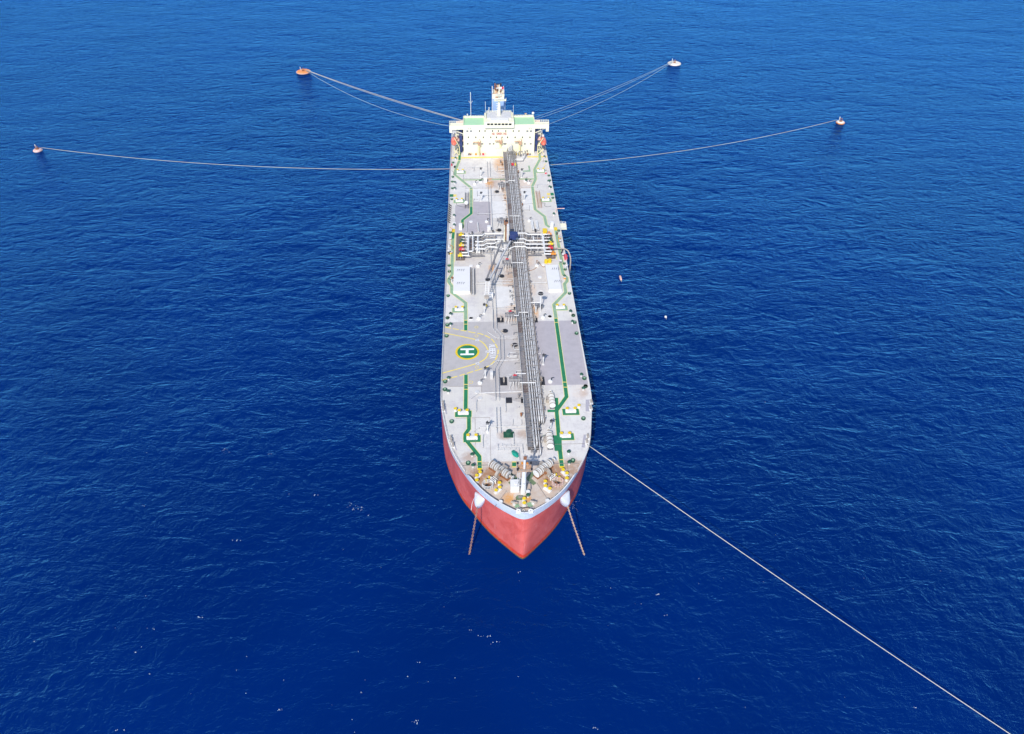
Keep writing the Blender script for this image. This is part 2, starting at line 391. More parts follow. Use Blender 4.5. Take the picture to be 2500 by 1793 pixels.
def dup(o, loc=None, rz=None, parent=None, name=None):
    c = o.copy(); C.objects.link(c)
    if loc is not None: c.location = loc
    if rz is not None: c.rotation_euler = (0, 0, rz)
    if parent is not None: c.parent = parent
    for ch in [x for x in bpy.data.objects if x.parent == o]:
        d = ch.copy(); C.objects.link(d); d.parent = c
        for g in [x for x in bpy.data.objects if x.parent == ch]:
            e = g.copy(); C.objects.link(e); e.parent = d
    return c
def ribbon(mb, pts, w, z, m, closed=False):
    pts = [Vector((p[0], p[1])) for p in pts]; n = len(pts); L = []; R = []
    for i in range(n):
        if closed: a, b = pts[i - 1], pts[(i + 1) % n]
        else: a, b = pts[max(i - 1, 0)], pts[min(i + 1, n - 1)]
        d1 = (pts[i] - a); d2 = (b - pts[i])
        d1 = d1.normalized() if d1.length > 1e-6 else d2.normalized(); d2 = d2.normalized() if d2.length > 1e-6 else d1
        t = (d1 + d2).normalized(); nn = Vector((-t.y, t.x)); k = min(1.0 / max(nn.dot(Vector((-d1.y, d1.x))), 0.4), 2.0)
        L.append(pts[i] + nn * w / 2 * k); R.append(pts[i] - nn * w / 2 * k)
    for i in range(n if closed else n - 1):
        j = (i + 1) % n
        mb.face([(R[i].x, R[i].y, z), (R[j].x, R[j].y, z), (L[j].x, L[j].y, z), (L[i].x, L[i].y, z)], m)
    return mb
def smooth_line(pts, k=6):
    out = []; n = len(pts)
    for i in range(n - 1):
        p0, p1, p2, p3 = pts[max(i - 1, 0)], pts[i], pts[i + 1], pts[min(i + 2, n - 1)]
        for j in range(k):
            t = j / k
            out.append(0.5 * ((2 * p1) + (p2 - p0) * t + (2 * p0 - 5 * p1 + 4 * p2 - p3) * t * t + (3 * p1 - p0 - 3 * p2 + p3) * t ** 3))
    out.append(pts[-1]); return out
def text_mesh(s, name, m, M4, parent, w, h, depth=0.01):
    """lettering scaled to w x h metres, centred, placed with matrix M4 (x = reading direction, y = up of letters)"""
    G = {'A': [[(0, 0), (.5, 1), (1, 0)], [(.2, .36), (.8, .36)]], 'L': [[(0, 1), (0, 0), (.9, 0)]], 'B': [[(0, 0), (0, 1), (.7, 1), (.9, .86), (.9, .66), (.7, .52), (0, .52)], [(.7, .52), (1, .38), (1, .14), (.75, 0), (0, 0)]],
         'E': [[(.95, 0), (0, 0), (0, 1), (.95, 1)], [(0, .52), (.8, .52)]], 'R': [[(0, 0), (0, 1), (.75, 1), (1, .86), (1, .64), (.75, .5), (0, .5)], [(.5, .5), (1, 0)]], 'T': [[(0, 1), (1, 1)], [(.5, 1), (.5, 0)]],
         'N': [[(0, 0), (0, 1), (1, 0), (1, 1)]], 'O': [[(.3, 0), (0, .25), (0, .75), (.3, 1), (.7, 1), (1, .75), (1, .25), (.7, 0), (.3, 0)]], 'S': [[(0, .15), (.25, 0), (.8, 0), (1, .2), (.95, .42), (.1, .58), (0, .8), (.25, 1), (.75, 1), (1, .85)]],
         'M': [[(0, 0), (0, 1), (.5, .3), (1, 1), (1, 0)]], 'K': [[(0, 0), (0, 1)], [(1, 1), (0, .42)], [(.3, .6), (1, 0)]], 'I': [[(.5, 0), (.5, 1)]], 'G': [[(1, .82), (.75, 1), (.25, 1), (0, .8), (0, .2), (.25, 0), (.8, 0), (1, .2), (1, .48), (.6, .48)]],
         '1': [[(.25, .75), (.55, 1), (.55, 0)]], '2': [[(0, .8), (.25, 1), (.75, 1), (1, .8), (1, .6), (0, 0), (1, 0)]], ' ': []}
    n = len(s); gw = w / (n * 1.32 - .32); st = min(gw, h) * .27; mb = MB()
    for k, ch in enumerate(s):
        for line in G[ch]:
            pts = [(-w / 2 + gw * (1.32 * k + p[0]), -h / 2 + h * p[1]) for p in line]
            for q in range(len(pts) - 1):
                a_, b_ = Vector(pts[q]), Vector(pts[q + 1]); dd_ = (b_ - a_).normalized() * st * .42
                ribbon(mb, [a_ - dd_, b_ + dd_], st, depth + .0006 * q, m)
    me = bpy.data.meshes.new(name); me.from_pydata([tuple(M4 @ Vector(v)) for v in mb.v], [], mb.f); me.materials.append(MT[m])
    me.name = name
    o = bpy.data.objects.new(name, me); C.objects.link(o); o.parent = parent
    return o

# ------------------------------------------------------------------ sea
wm = MB()
wm.face([(-9000, -3000, 0), (9000, -3000, 0), (9000, 15000, 0), (-9000, 15000, 0)], 'water')
tag(wm.build('water'), kind='structure')

# ------------------------------------------------------------------ the tanker
ship = empty('oil_tanker', (0, 110, 0), label='long red and grey oil tanker with pipes along its deck, moored at sea', cat='tanker')
SO = Vector((0, 110, 0))
class SB(MB):
    """parts of the ship: built in ship coordinates, hung under the ship's Empty"""
    def build(s, name, parent=None, smooth=False, label=None, at=None):
        par = parent or ship
        o0 = WORLD.get(par.name, SO)
        org = Vector(at) if at is not None else o0
        s.v = [tuple(Vector(p) - org) for p in s.v]
        o = MB.build(s, name, par, smooth, label)
        o.location = org - o0
        WORLD[o.name] = org
        return o
WORLD = {}
D0 = DECK

dk = [(0, 110.6), (1.3, 110.8), (2.8, 111.5), (6, 113.6), (9.1, 116.2), (12, 119.5), (15.1, 124.3), (18.2, 130.4), (20.2, 136), (21.9, 145.5), (22.6, 151), (23, 158), (23, 190), (23, 330), (22.6, 345), (20.5, 357), (14, 364), (0, 366)]
wl = [(0, 109.4), (.7, 109.72), (1.8, 110.7), (4.7, 113.6), (7.9, 117), (10.7, 120.6), (14.0, 125.7), (16.7, 130), (18.9, 135.3), (21.2, 142.5), (22.4, 149), (23, 158), (23, 190), (23, 325), (20, 342), (13, 354), (6, 359), (0, 361)]
DKC = smooth_line([Vector(p) for p in dk], 6); WLC = smooth_line([Vector(p) for p in wl], 6)
BULW_N = None
def bul(y):          # bulwark height above deck along the ship
    return 1.25 if y < 123 else (0.0 if y > 124.6 else 1.25 * (124.6 - y) / 1.6)
zs = [-3, 0, 0.8, 1.6, 2.4, 4, 6, 8, 10, 12, 13.5, 14.8, 15.8, 16.8, 18.0]
def hull_pt(i, z, side):
    s = max(0.0, min(1.0, z / 18.0)); g = s ** 1.7
    a, b = WLC[i], DKC[i]; q = a * (1 - g) + b * g
    return Vector((q.x * side, q.y, z))
hb = SB(); k = 0
for side in (-1, 1):
    grid = []
    for i in range(len(DKC)):
        col = [hull_pt(i, z, side) for z in zs]
        col.append(Vector((DKC[i].x * side, DKC[i].y, D0 + max(0.12, bul(DKC[i].y)))))
        grid.append(col)
    k = len(hb.v); n = len(grid[0])
    for c in grid: hb.v += [tuple(p) for p in c]
    for i in range(len(grid) - 1):
        for j in range(n - 1):
            a = k + i * n + j; f = [a, a + 1, a + n + 1, a + n]
            hb.f.append(f if side > 0 else f[::-1]); hb.m.append(hb.mi('hull'))
hull = hb.build('hull', smooth=True)
bm = bmesh.new(); bm.from_mesh(hull.data); bmesh.ops.remove_doubles(bm, verts=bm.verts, dist=0.01); bmesh.ops.recalc_face_normals(bm, faces=bm.faces); bm.to_mesh(hull.data); bm.free()
# inner bulwark face and its cap rail
bk = SB()
NB = [i for i in range(len(DKC)) if DKC[i].y < 124.6]
for side in (-1, 1):
    for i in range(len(NB) - 1):
        a, b = DKC[NB[i]], DKC[NB[i + 1]]
        def inn(p, q, w):
            t = (q - p).normalized(); return Vector((-t.y, t.x)) * w
        nn = inn(a, b, 0.28)
        A, B = Vector((a.x, a.y)), Vector((b.x, b.y)); A2, B2 = A + nn, B + nn
        ha, hb_ = D0 + max(.12, bul(a.y)) + .01, D0 + max(.12, bul(b.y)) + .01
        S = lambda p, z: (p.x * side, p.y, z)
        bk.face([S(A, ha), S(B, hb_), S(B2, hb_), S(A2, ha)][::1 if side < 0 else -1], 'white')
        bk.face([S(A2, ha), S(B2, hb_), S(B2, D0), S(A2, D0)][::1 if side < 0 else -1], 'steel')
        if i % 3 == 0 and i > 0:
            bk.beam(S(A2 + nn * 2.2, D0), S(A2, ha - .05), .06, .25, 'steel')
bk.build('bulwark')
# main deck sheet
dkb = SB()
loop = [(p.x, p.y, D0) for p in DKC] + [(-p.x, p.y, D0) for p in reversed(DKC[:-1])]
dkb.face(loop, 'deck')
deck = dkb.build('main_deck')

# coloured paint areas on the deck
def area(pts, m, z, name='paint_patch', label=None):
    s = SB(); q = [(p.x, p.y, D0 + z) for p in pts]
    ar = sum(q[i][0] * q[(i + 1) % len(q)][1] - q[(i + 1) % len(q)][0] * q[i][1] for i in range(len(q)))
    if ar < 0: q.reverse()
    s.face(q, m); return s.build(name, deck, label=label)
area([Vector((-22.7, 191.6)), Vector((6, 191.6)), Vector((6, 150.3)), Vector((P('E', 655, 110).x, P('E', 655, 110).y)), P('E', 655, 30), Vector((-22.4, 159.6))], 'patch_grey', .008, label='grey painted helicopter winching area')
area([Vector((6.05, 191.6)), Vector((22.7, 191.6)), Vector((22.6, 159.5)), Vector((6.05, 159.5))], 'patch_lilac', .008)
area([P('D', 900, 180), P('D', 1150, 180), P('D', 1250, 1120), P('D', 870, 1120), P('D', 970, 650), P('D', 970, 380)], 'patch_warm', .016)
area([P('B', 335, 860), P('B', 640, 800), P('B', 895, 800), P('B', 905, 1290), P('B', 330, 1290)], 'patch_lilac', .008)
area([P('B', 905, 800), P('B', 1140, 790), P('B', 1170, 1060), P('B', 915, 1060)], 'patch_white', .012)
area([P('B', 500, 600), P('B', 850, 600), P('B', 860, 790), P('B', 640, 790), P('B', 600, 700)], 'patch_white', .012)
area([P('B', 1380, 590), P('B', 1540, 590), P('B', 1600, 930), P('B', 1420, 930)], 'patch_white', .012)
area([P('C', 940, 1000), P('C', 1200, 1000), P('C', 1230, 1280), P('C', 950, 1330)], 'patch_white', .012)
area([P('E', 140, 255), P('E', 162, 255), P('E', 182, 410), P('E', 158, 400)], 'grey_pad', .012)
area([P('E', 245, 735), P('E', 262, 735), P('E', 320, 910), P('E', 300, 900)], 'grey_pad', .012)
area([P('E', 2098, 205), P('E', 2155, 205), P('E', 2150, 368), P('E', 2097, 368)], 'grey_pad', .012)
area([P('E', 2072, 690), P('E', 2118, 690), P('E', 2085, 870), P('E', 2040, 865)], 'grey_pad', .012)
area([P('E', 2160, 0), P('E', 1760, 820), P('E', 2110, 815)], 'deck', .006) if False else None
# yellow line across the deck in front of the house
s = SB(); ribbon(s, [P('B', 272, 105), P('B', 1130, 90)], 1.5, D0 + .02, 'line_yellow'); ribbon(s, [P('B', 1480, 88), P('B', 1800, 84)], 1.5, D0 + .02, 'line_yellow')
s.build('yellow_deck_line', deck)

# green walkways
def walkway(parts, w=1.12, side='left'):
    for i, (pts, m) in enumerate(parts):
        s = SB(); ribbon(s, pts, w + .34, D0 + .024 + .001 * (i % 2), 'edge_yellow'); ribbon(s, pts, w, D0 + .032 + .001 * (i % 2), m)
        s.build('walkway_marking', deck, label=('faded ' if 'faded' in m else 'bright ') + 'green walkway stripe on the ' + side + ' side of the deck')
    return None
def tick(s, a, b, m='line_yellow', w=.3):
    s = SB(); ribbon(s, [a, b], w, D0 + .042, m); s.build('walkway_end_mark', deck)
def PL(r, *xy): return [P(r, xy[i], xy[i + 1]) for i in range(0, len(xy), 2)]
wk = walkway([(PL('b5', 365, -40, 358, 182), 'green'), (PL('b5', 356, 192, 270, 400, 264, 490, 600, 765, 603, 800), 'green_faded'), (PL('b5', 603, 803, 603, 1165), 'green_faded'),
              (PL('b5', 603, 1165, 603, 1300, 420, 1440, 418, 1610), 'green'), (PL('C', 295, 172, 286, 270), 'green'),
              (PL('C', 286, 270, 275, 600, 274, 812, 222, 890, 222, 932, 268, 992, 268, 1092, 480, 1252, 482, 1510), 'green_faded'),
              (PL('D', 437, 128, 437, 268), 'green'), (PL('D', 440, 882, 440, 1045), 'green'), (PL('E', 440, 25, 436, 330, 481, 392, 482, 610, 431, 682, 430, 752, 625, 992, 632, 1165), 'green')])
for r, x0, x1, y in (('b5', 325, 385, 190), ('b5', 570, 630, 800), ('b5', 388, 448, 1500), ('b5', 388, 448, 1562), ('D', 412, 462, 128), ('D', 412, 462, 182), ('D', 415, 466, 1016), ('E', 412, 466, 63), ('E', 600, 660, 1065)):
    tick(wk, P(r, x0, y), P(r, x1, y))
tick(wk, P('E', 600, 1168), P('E', 662, 1168), 'yellow', .7); tick(wk, P('b1', 290, 170), P('b1', 385, 170), 'yellow', 2.6)
wk = walkway([(PL('b6', 735, -20, 757, 165), 'green_faded'), (PL('b6', 757, 165, 640, 382, 665, 580, 597, 730, 655, 1215, 850, 1360, 890, 1540, 960, 1590), 'green_faded'),
              (PL('b2', 1355, 260, 1440, 700, 1540, 1180), 'green_faded'), (PL('C', 1928, 640, 1975, 822, 2026, 862, 2030, 920, 1992, 962, 2010, 1092, 1828, 1280, 1840, 1350, 1862, 1490), 'green_faded'),
              (PL('D', 1684, 104, 1806, 980, 1832, 1185, 1700, 1370), 'green'), (PL('E', 1690, 180, 1697, 390, 1735, 850, 1768, 1135), 'green')], side='right')
for r, x0, x1, y in (('b6', 725, 780, 165), ('D', 1660, 1712, 100), ('D', 1662, 1715, 158), ('D', 1775, 1830, 984), ('D', 1785, 1840, 1054), ('E', 1735, 1790, 1037)): tick(wk, P(r, x0, y), P(r, x1, y))
tick(wk, P('E', 1738, 1140), P('E', 1800, 1140), 'yellow', .7); tick(wk, P('b2', 1310, 225), P('b2', 1400, 225), 'yellow', 2.6)
def q(z, m, *xy):
    s = SB(); s.face([(p.x, p.y, D0 + z) for p in PL('E', *xy)][::-1], m); s.build('walkway_pad', deck)
q(.035, 'green', 1650, 700, 1762, 700, 1770, 916, 1668, 916); q(.035, 'green', 1510, 697, 1655, 695, 1655, 728, 1514, 730); q(.035, 'green', 1568, 345, 1700, 345, 1700, 378, 1568, 380)
for a, b, w in ((P('B', 450, 455), P('B', 785, 450), .9), (P('B', 915, 447), P('B', 1130, 442), .9), (P('B', 1350, 441), P('B', 1590, 438), .9)):
    wk = SB(); ribbon(wk, [a, b], w + .3, D0 + .02, 'edge_yellow'); ribbon(wk, [a, b], w, D0 + .028, 'green_faded'); wk.build('walkway_marking', deck, label='thin green stripe across the deck towards the stern')

# helicopter winching area
hp = SB(); hc = Vector((-14.8, 175.9)); N = 48
def disc(mb, c, r, z, m): mb.face([(c.x + r * math.cos(2 * math.pi * j / N), c.y + r * math.sin(2 * math.pi * j / N), z) for j in range(N)], m)
disc(hp, hc, 3.93, D0 + .030, 'yellow'); disc(hp, hc, 3.28, D0 + .040, 'green')
inner = [P('D', x, y) for x, y in ((120, 300), (350, 345), (560, 392), (640, 415), (700, 465), (740, 530), (748, 570), (735, 620), (700, 665), (620, 715), (560, 735), (350, 795), (105, 862))]
hp.build('helicopter_circle', deck, label='green circle ringed in yellow')
hp = SB(); ribbon(hp, smooth_line(inner, 6), .42, D0 + .030, 'line_yellow'); hp.build('yellow_deck_line', deck, label='solid yellow arc round the green circle'); hp = SB()
outer = smooth_line([P('D', x, y) for x, y in ((150, 222), (340, 258), (540, 298), (640, 315), (720, 345), (790, 385), (840, 445), (878, 520), (885, 560), (875, 610), (845, 675), (790, 735), (700, 785), (540, 835), (350, 895), (105, 958))], 8)
acc = 0; seg = [outer[0]]
for a, b in zip(outer[:-1], outer[1:]):
    acc += (b - a).length
    if acc % 2.9 < 2.25: seg.append(b)
    else:
        if len(seg) > 1: ribbon(hp, seg, .42, D0 + .030, 'line_yellow'); hp.build('line_dash', deck); hp = SB()
        seg = [b]
if len(seg) > 1: ribbon(hp, seg, .42, D0 + .030, 'line_yellow')
hp.build('line_dash', deck)
for x, y in ((585, 222), (585, 345), (590, 775), (512, 985)):
    hp = SB(); c = P('D', x, y); ribbon(hp, [Vector((c.x + .55 * math.cos(a * .5236), c.y + .55 * math.sin(a * .5236))) for a in range(12)], .16, D0 + .03, 'line_yellow', closed=True); hp.build('yellow_ring_mark', deck)
hh = SB()
for y in (292, 447):
    a, b = P('a5', 550, y), P('a5', 970, y); hh.box(((a.x + b.x) / 2, (a.y + b.y) / 2, D0 + .044), (4.45, .78, .006), 'letter')
a = P('a5', 757, 370); hh.box((a.x, a.y, D0 + .044), (.92, 1.75, .006), 'letter')
hh.build('deck_lettering', deck, label='white letter H inside the green circle')
def deck_text(s, r, cx, cy, w, h, name='deck_lettering', label=None, m='letter'):
    c = P(r, cx, cy)
    M4 = Matrix.Translation(c - SO + Vector((0, 0, .05))) @ Matrix.Rotation(-math.pi / 2, 4, 'Z')
    o = text_mesh(s, name, m, M4, deck, w, h, .004)
    if label: o['label'] = label
    return o
deck_text('ALBERTA', 'D', 807, 557, 6.8, 1.75, label='white word ALBERTA beside the yellow arc')
for x, y in ((596, 400), (737, 560), (600, 722)): 
    c = P('D', x, y); g = SB(); g.box((c.x, c.y, D0 + .036), (1.25, 1.35, .006), 'patch_grey'); g.build('paint_patch', deck)
    deck_text('12', 'D', x, y, 1.1, 1.05, label='white number 12 on the yellow arc')

# raised white covers, fore deck coamings
def slab(pts, h, m, name, label=None, mtop=None):
    s = SB(); s.prism([(p.x, p.y) for p in pts], D0, D0 + h, m, mtop); return s.build(name, label=label)
x0, x1 = P('C', 300, 900).x, P('C', 548, 900).x; y0, y1 = P('C', 400, 1112).y, P('C', 400, 735).y
slab([Vector((x0, y0)), Vector((x1, y0)), Vector((x1, y1)), Vector((x0, y1))], 1.15, 'hatch_white', 'tank_cover', 'large white raised tank cover on the left side')
x0, x1 = P('C', 1722, 900).x, P('C', 1915, 900).x
slab([Vector((x0, y0 + .3)), Vector((x1, y0 + .3)), Vector((x1, y1 + .3)), Vector((x0, y1 + .3))], 1.15, 'hatch_white', 'tank_cover', 'large white raised tank cover on the right side')
for r, xx, yy in (('C', 400, 960), ('C', 1890, 930), ('C', 400, 760), ('C', 1850, 740)):
    c = P(r, xx, yy, 1.15); s = SB()
    for dx in (-1.2, -.5, .3, 1.1): s.tube([c + Vector((dx, -.3, 0)), c + Vector((dx, -.3, .5)), c + Vector((dx + .3, .5, .5)), c + Vector((dx + .3, .5, 0))], .05, 'steel', 4)
    s.build('vent_pipe', at=c)
# ---------------------------------------------------------------- railings
def rail(mb, pts, h=1.05, step=1.7, m='white', r=.04, rails=3):
    pts = [Vector(p) for p in pts]; L = [0]
    for a, b in zip(pts[:-1], pts[1:]): L.append(L[-1] + (b - a).length)
    def at(d):
        for i in range(len(pts) - 1):
            if d <= L[i + 1] + 1e-6: return pts[i].lerp(pts[i + 1], (d - L[i]) / max(L[i + 1] - L[i], 1e-6))
        return pts[-1]
    n = max(1, round(L[-1] / step))
    for i in range(n + 1):
        p = at(L[-1] * i / n); mb.tube([p, p + Vector((0, 0, h))], r * 1.2, m, 4)
    for k in range(rails):
        mb.tube([p + Vector((0, 0, h * (k + 1) / rails)) for p in pts], r, m, 4)
    return mb
for side, lab in ((-1, 'white railing along the left edge of the deck'), (1, 'white railing along the right edge of the deck')):
    s = SB(); pts = [Vector((p.x - .18 * (1 if True else 0), p.y, D0)) for p in DKC if 124.7 < p.y < 345]
    pts = [Vector((side * p.x, p.y, D0)) for p in pts]
    # extra points on the long straight run
    rail(s, pts, 1.05, 1.8); s.build('railing', label=lab)
for xo in (0, 1):
    s = SB()
    chain = PL('B', 840 + 42 * xo, 180, 850 + 42 * xo, 420) , PL('B', 850 + 44 * xo, 560, 880 + 46 * xo, 1290), PL('C', 860 + 50 * xo, 480, 905 + 55 * xo, 1625)[:1] + PL('C', 885 + 52 * xo, 1170, 900 + 55 * xo, 1625), \
        PL('D', 812 + 48 * xo, 0, 815 + 48 * xo, 265, 908 + 48 * xo, 370, 918 + 52 * xo, 680, 838 + 50 * xo, 820, 850 + 52 * xo, 1250), PL('E', 858 + 50 * xo, 340, 868 + 55 * xo, 680)
    for c in chain: rail(s, c, 1.0, 1.25, 'pipe', .05, 2)
    s.build('handrail', label='handrail along the middle walkway, ' + ('left' if xo == 0 else 'right') + ' side')
s = SB(); rail(s, PL('E', 878, 855, 883, 915, 1170, 905, 1180, 1060), 1.0, 1.6, 'pipe', .045, 2); rail(s, PL('E', 935, 850, 945, 865, 1220, 855, 1228, 960), 1.0, 1.6, 'pipe', .045, 2); s.build('handrail', label='bent handrail of the fore deck walkway')

# ---------------------------------------------------------------- pipe rack and catwalk
Y0, Y1 = 128.5, 322.0
def lane(xa, xb): return lambda y: xa + (xb - xa) * 0
h_p = 2.3
# survey the rack's edges once to find its lanes
xl = P('b7', 400, 860, h_p).x; xr = P('b7', 640, 860, h_p).x
lanes = [P('b7', x, 700, h_p).x for x in (412, 452, 492, 528, 565, 590)]
rads = [.19, .23, .15, .23, .19, .14]
ends = [131.5, 133.5, 130, 142.5, 142.5, 142]
cw0_ = P('b7', 290, 700, 2.1).x + .3
s = SB(); s.face([(cw0_, 133, D0 + .018), (lanes[2] + .6, 133, D0 + .018), (lanes[2] + .6, 143, D0 + .018), (lanes[5] + .5, 143, D0 + .018), (lanes[5] + .5, Y1, D0 + .018), (cw0_, Y1, D0 + .018)], 'patch_grime_shade'); s.build('paint_patch', deck, label='dark strip of deck under the pipe rack, grime with painted-in shade')  # dark sheet paints the rack's shade over a grimy deck
for k, (x, r, ye) in enumerate(zip(lanes, rads, ends)):
    s = SB(); pts = [Vector((x, ye, D0 + .9)), Vector((x, ye + .1, D0 + h_p))]
    y = ye + 4
    while y < Y1 - 3:
        pts.append(Vector((x, y, D0 + h_p))); y += 22
        if (k + int(y)) % 3 == 0 and y < Y1 - 10:
            pts += [Vector((x, y, D0 + h_p))]
    pts.append(Vector((x, Y1 - 2, D0 + h_p))); s.tube(pts, r, 'pipe', 10)
    y = ye + 6 + k
    while y < Y1 - 4:
        s.tube([(x, y, D0 + h_p), (x, y + .35, D0 + h_p)], r * 1.55, 'pipe_dull', 10); y += 9.3
    s.build('cargo_pipe', smooth=True)
for k, (dx, r, z) in enumerate(((-.95, .1, 1.3), (-.6, .08, 1.1), (lanes[1] - lanes[0] + .6, .09, 1.25), (lanes[3] - lanes[0] - .55, .1, 1.3), (lanes[4] - lanes[0] - .5, .08, 1.3), (lanes[5] - lanes[0] + .55, .11, 1.1))):
    s = SB(); s.tube([(lanes[0] + dx, 143 if k > 2 else 131, D0 + z), (lanes[0] + dx, Y1 - 3, D0 + z)], r, 'pipe_dull', 6); s.build('service_pipe')
y = 132.0; kk = 0
while y < Y1 - 2:                                   # trestles under the pipes
    s = SB(); xa, xb = lanes[0] - 1.1, (lanes[5] + .8 if y > 143 else lanes[2] + .6)
    s.beam((xa, y, D0 + h_p - .42), (xb, y, D0 + h_p - .42), .18, .22, 'pipe_dull')
    for x in (xa + .1, (xa + xb) / 2, xb - .1): s.beam((x, y, D0), (x, y, D0 + h_p - .5), .16, .16, 'pipe_dull')
    s.build('pipe_trestle', at=((xa + xb) / 2, y, D0)); y += 3.9; kk += 1
y = 134.0
while y < Y1 - 3:
    s = SB(); xa, xb = lanes[0] - .9, (lanes[5] + .6 if y > 143 else lanes[2] + .5)
    s.beam((xa, y, D0 + h_p + .34), (xb, y, D0 + h_p + .34), .09, .12, 'pipe_dull')
    for x in (xa, xb): s.beam((x, y, D0), (x, y, D0 + h_p + .4), .1, .1, 'winch')
    xm = (lanes[2] + lanes[3]) / 2 + random.uniform(-.3, .3)
    s.tube([(xm, y + 1.4, D0 + .3), (xm, y + 1.4, D0 + 1.9), (xm + .5, y + 2.1, D0 + 2.2)], .14, 'dark', 5); s.tube([(xm, y + 1.4, D0 + 1.5), (xm - .5, y + 2.0, D0 + 2.0)], .11, 'dark', 5)
    s.build('pipe_guide', at=((xa + xb) / 2, y, D0)); y += 2.45
# catwalk
cw0, cw1 = P('b7', 290, 700, 2.1).x, P('b7', 395, 700, 2.1).x
random.seed(3); s = SB(); y = Y0 + 4
while y < Y1:
    L = random.choice((2.4, 3.6, 4.8, 6.0)); s.box(((cw0 + cw1) / 2, y + L / 2, D0 + 1.95), (cw1 - cw0 - random.choice((0, 0, .5)), L - .25, .06), random.choice(('grate', 'grate', 'pipe_dull', 'tray', 'steel'))); y += L
y = Y0 + 4
while y < Y1:
    s.box(((cw0 + cw1) / 2, y, D0 + 2.02), (cw1 - cw0, .13, .05), 'pipe_dull'); y += .95
s.build('catwalk_grating')
for x, lb in ((cw0, 'left'), (cw1, 'right')):
    s = SB(); rail(s, [(x, Y0 + 4, D0 + 2.05), (x, 200, D0 + 2.05), (x, Y1, D0 + 2.05)], 1.0, 1.5, 'pipe', .045, 2); s.build('catwalk_railing', label=lb + ' railing of the catwalk beside the pipes')
y = Y0 + 6
while y < Y1:
    s = SB()
    for x in (cw0 + .1, cw1 - .1): s.beam((x, y, D0), (x, y, D0 + 1.95), .14, .14, 'pipe_dull')
    s.beam((cw0, y, D0 + 1.8), (cw1, y, D0 + 1.8), .12, .14, 'pipe_dull')
    s.build('catwalk_trestle', at=((cw0 + cw1) / 2, y, D0)); y += 5.6
# small valves, drops and hose ends that crowd both sides of the rack
vm = []
def valve(c, m, sc=1.0, ax=0):
    s = SB(); c = Vector(c)
    s.cyl(c, .16 * sc, .7 * sc, 'pipe_dull', 6); s.ball(c + Vector((0, 0, .75 * sc)), .3 * sc, m, 8, 5)
    s.cyl(c + Vector((0, 0, 1.0 * sc)), .05 * sc, .3 * sc, 'steel', 5); s.cyl(c + Vector((0, 0, 1.28 * sc)), .34 * sc, .06 * sc, m, 10)
    return s.build('valve', at=c)
for i in range(64):
    y = 146 + (i * 2.71) % 172
    x = random.choice((cw0 - random.uniform(.2, 1.5), lanes[5] + random.uniform(.5, 1.3), lanes[2] + .5, lanes[3] - .5))
    valve((x, y, D0 + (0 if (x < cw0 or x > lanes[5]) else 1.2)), random.choice(('pipe_dull', 'steel', 'steel', 'rust', 'dark')), random.uniform(.7, 1.15))
for i in range(44):                                  # short branch pipes beside the catwalk
    y = 150 + i * 3.9 + random.uniform(-1, 1); s = SB(); L = random.uniform(.8, 2.2); z = D0 + random.uniform(.4, 1.4)
    s.tube([(cw0 + .4, y, z), (cw0 - L, y, z), (cw0 - L, y + .02, D0)], random.uniform(.07, .14), random.choice(('pipe', 'pipe_dull', 'steel')), 6); s.build('branch_pipe')
# expansion loops beside the catwalk
for r, x, y in (('b7', 225, 545), ('b7', 265, 1015), ('b7', 130, 685), ('C', 1225, 1230)):
    c = P(r, x, y); s = SB(); w = 1.2
    s.tube([c + Vector((1.8, -w, 1)), c + Vector((-.6, -w, 1)), c + Vector((-1.0, 0, 1)), c + Vector((-.6, w, 1)), c + Vector((1.8, w, 1))], .13, 'pipe', 8); s.build('pipe_loop', at=c)
# bridging pipes over the rack
for pts in (PL('D', 1100, 100, 1160, 100, 1165, 55, 1290, 55), PL('D', 1180, 1018, 1390, 1018), PL('B', 1090, 545, 1170, 545, 1175, 522, 1280, 522), PL('B', 1190, 1082, 1350, 1082), PL('C', 1170, 688, 1350, 685), PL('D', 1120, 895, 1260, 895)):
    s = SB(); s.tube([p + Vector((0, -2.2, 2.9)) for p in pts], .14, 'white', 8); s.build('crossover_pipe')
# deck machinery platforms with splayed legs (cargo tank sampling stands)
def stand(c, red=True):
    s = SB(); c = Vector(c)
    s.box(c + Vector((0, 0, 2.2)), (3.4, 2.2, .08), 'grate')
    for dx in (-1.6, -.5, .6, 1.6):
        s.beam(c + Vector((dx, -1.0, 0)), c + Vector((dx * .85, -1.0, 2.2)), .12, .12, 'pipe'); s.beam(c + Vector((dx, 1.0, 0)), c + Vector((dx, 1.0, 2.2)), .1, .1, 'pipe')
        s.beam(c + Vector((dx * 1.1, -2.4, .02)), c + Vector((dx * .6, -1.0, 2.1)), .1, .1, 'pipe')
    o = s.build('drum_platform', at=c)
    t = SB(); rail(t, [c + Vector(v) for v in ((-1.7, -1.1, 2.28), (1.7, -1.1, 2.28), (1.7, 1.1, 2.28), (-1.7, 1.1, 2.28), (-1.7, -1.1, 2.28))], .9, 1.1, 'pipe', .04, 2)
    t.build('platform_railing', o)
    t = SB(); t.cyl(c + Vector((.2, .1, 2.28)), .7, .7, 'steel', 10); t.tube([c + Vector((-1.2, .2, 2.6)), c + Vector((1.4, .2, 2.6))], .2, 'pipe_dull', 8); t.build('pump', o)
    if red:
        t = SB(); t.cyl(c + Vector((.1, .9, 2.4)), .3, .9, 'red', 8); t.box(c + Vector((.1, .9, 3.0)), (1.3, .25, .2), 'red'); t.build('monitor_head', o, label='red fire monitor on the platform')
    return o
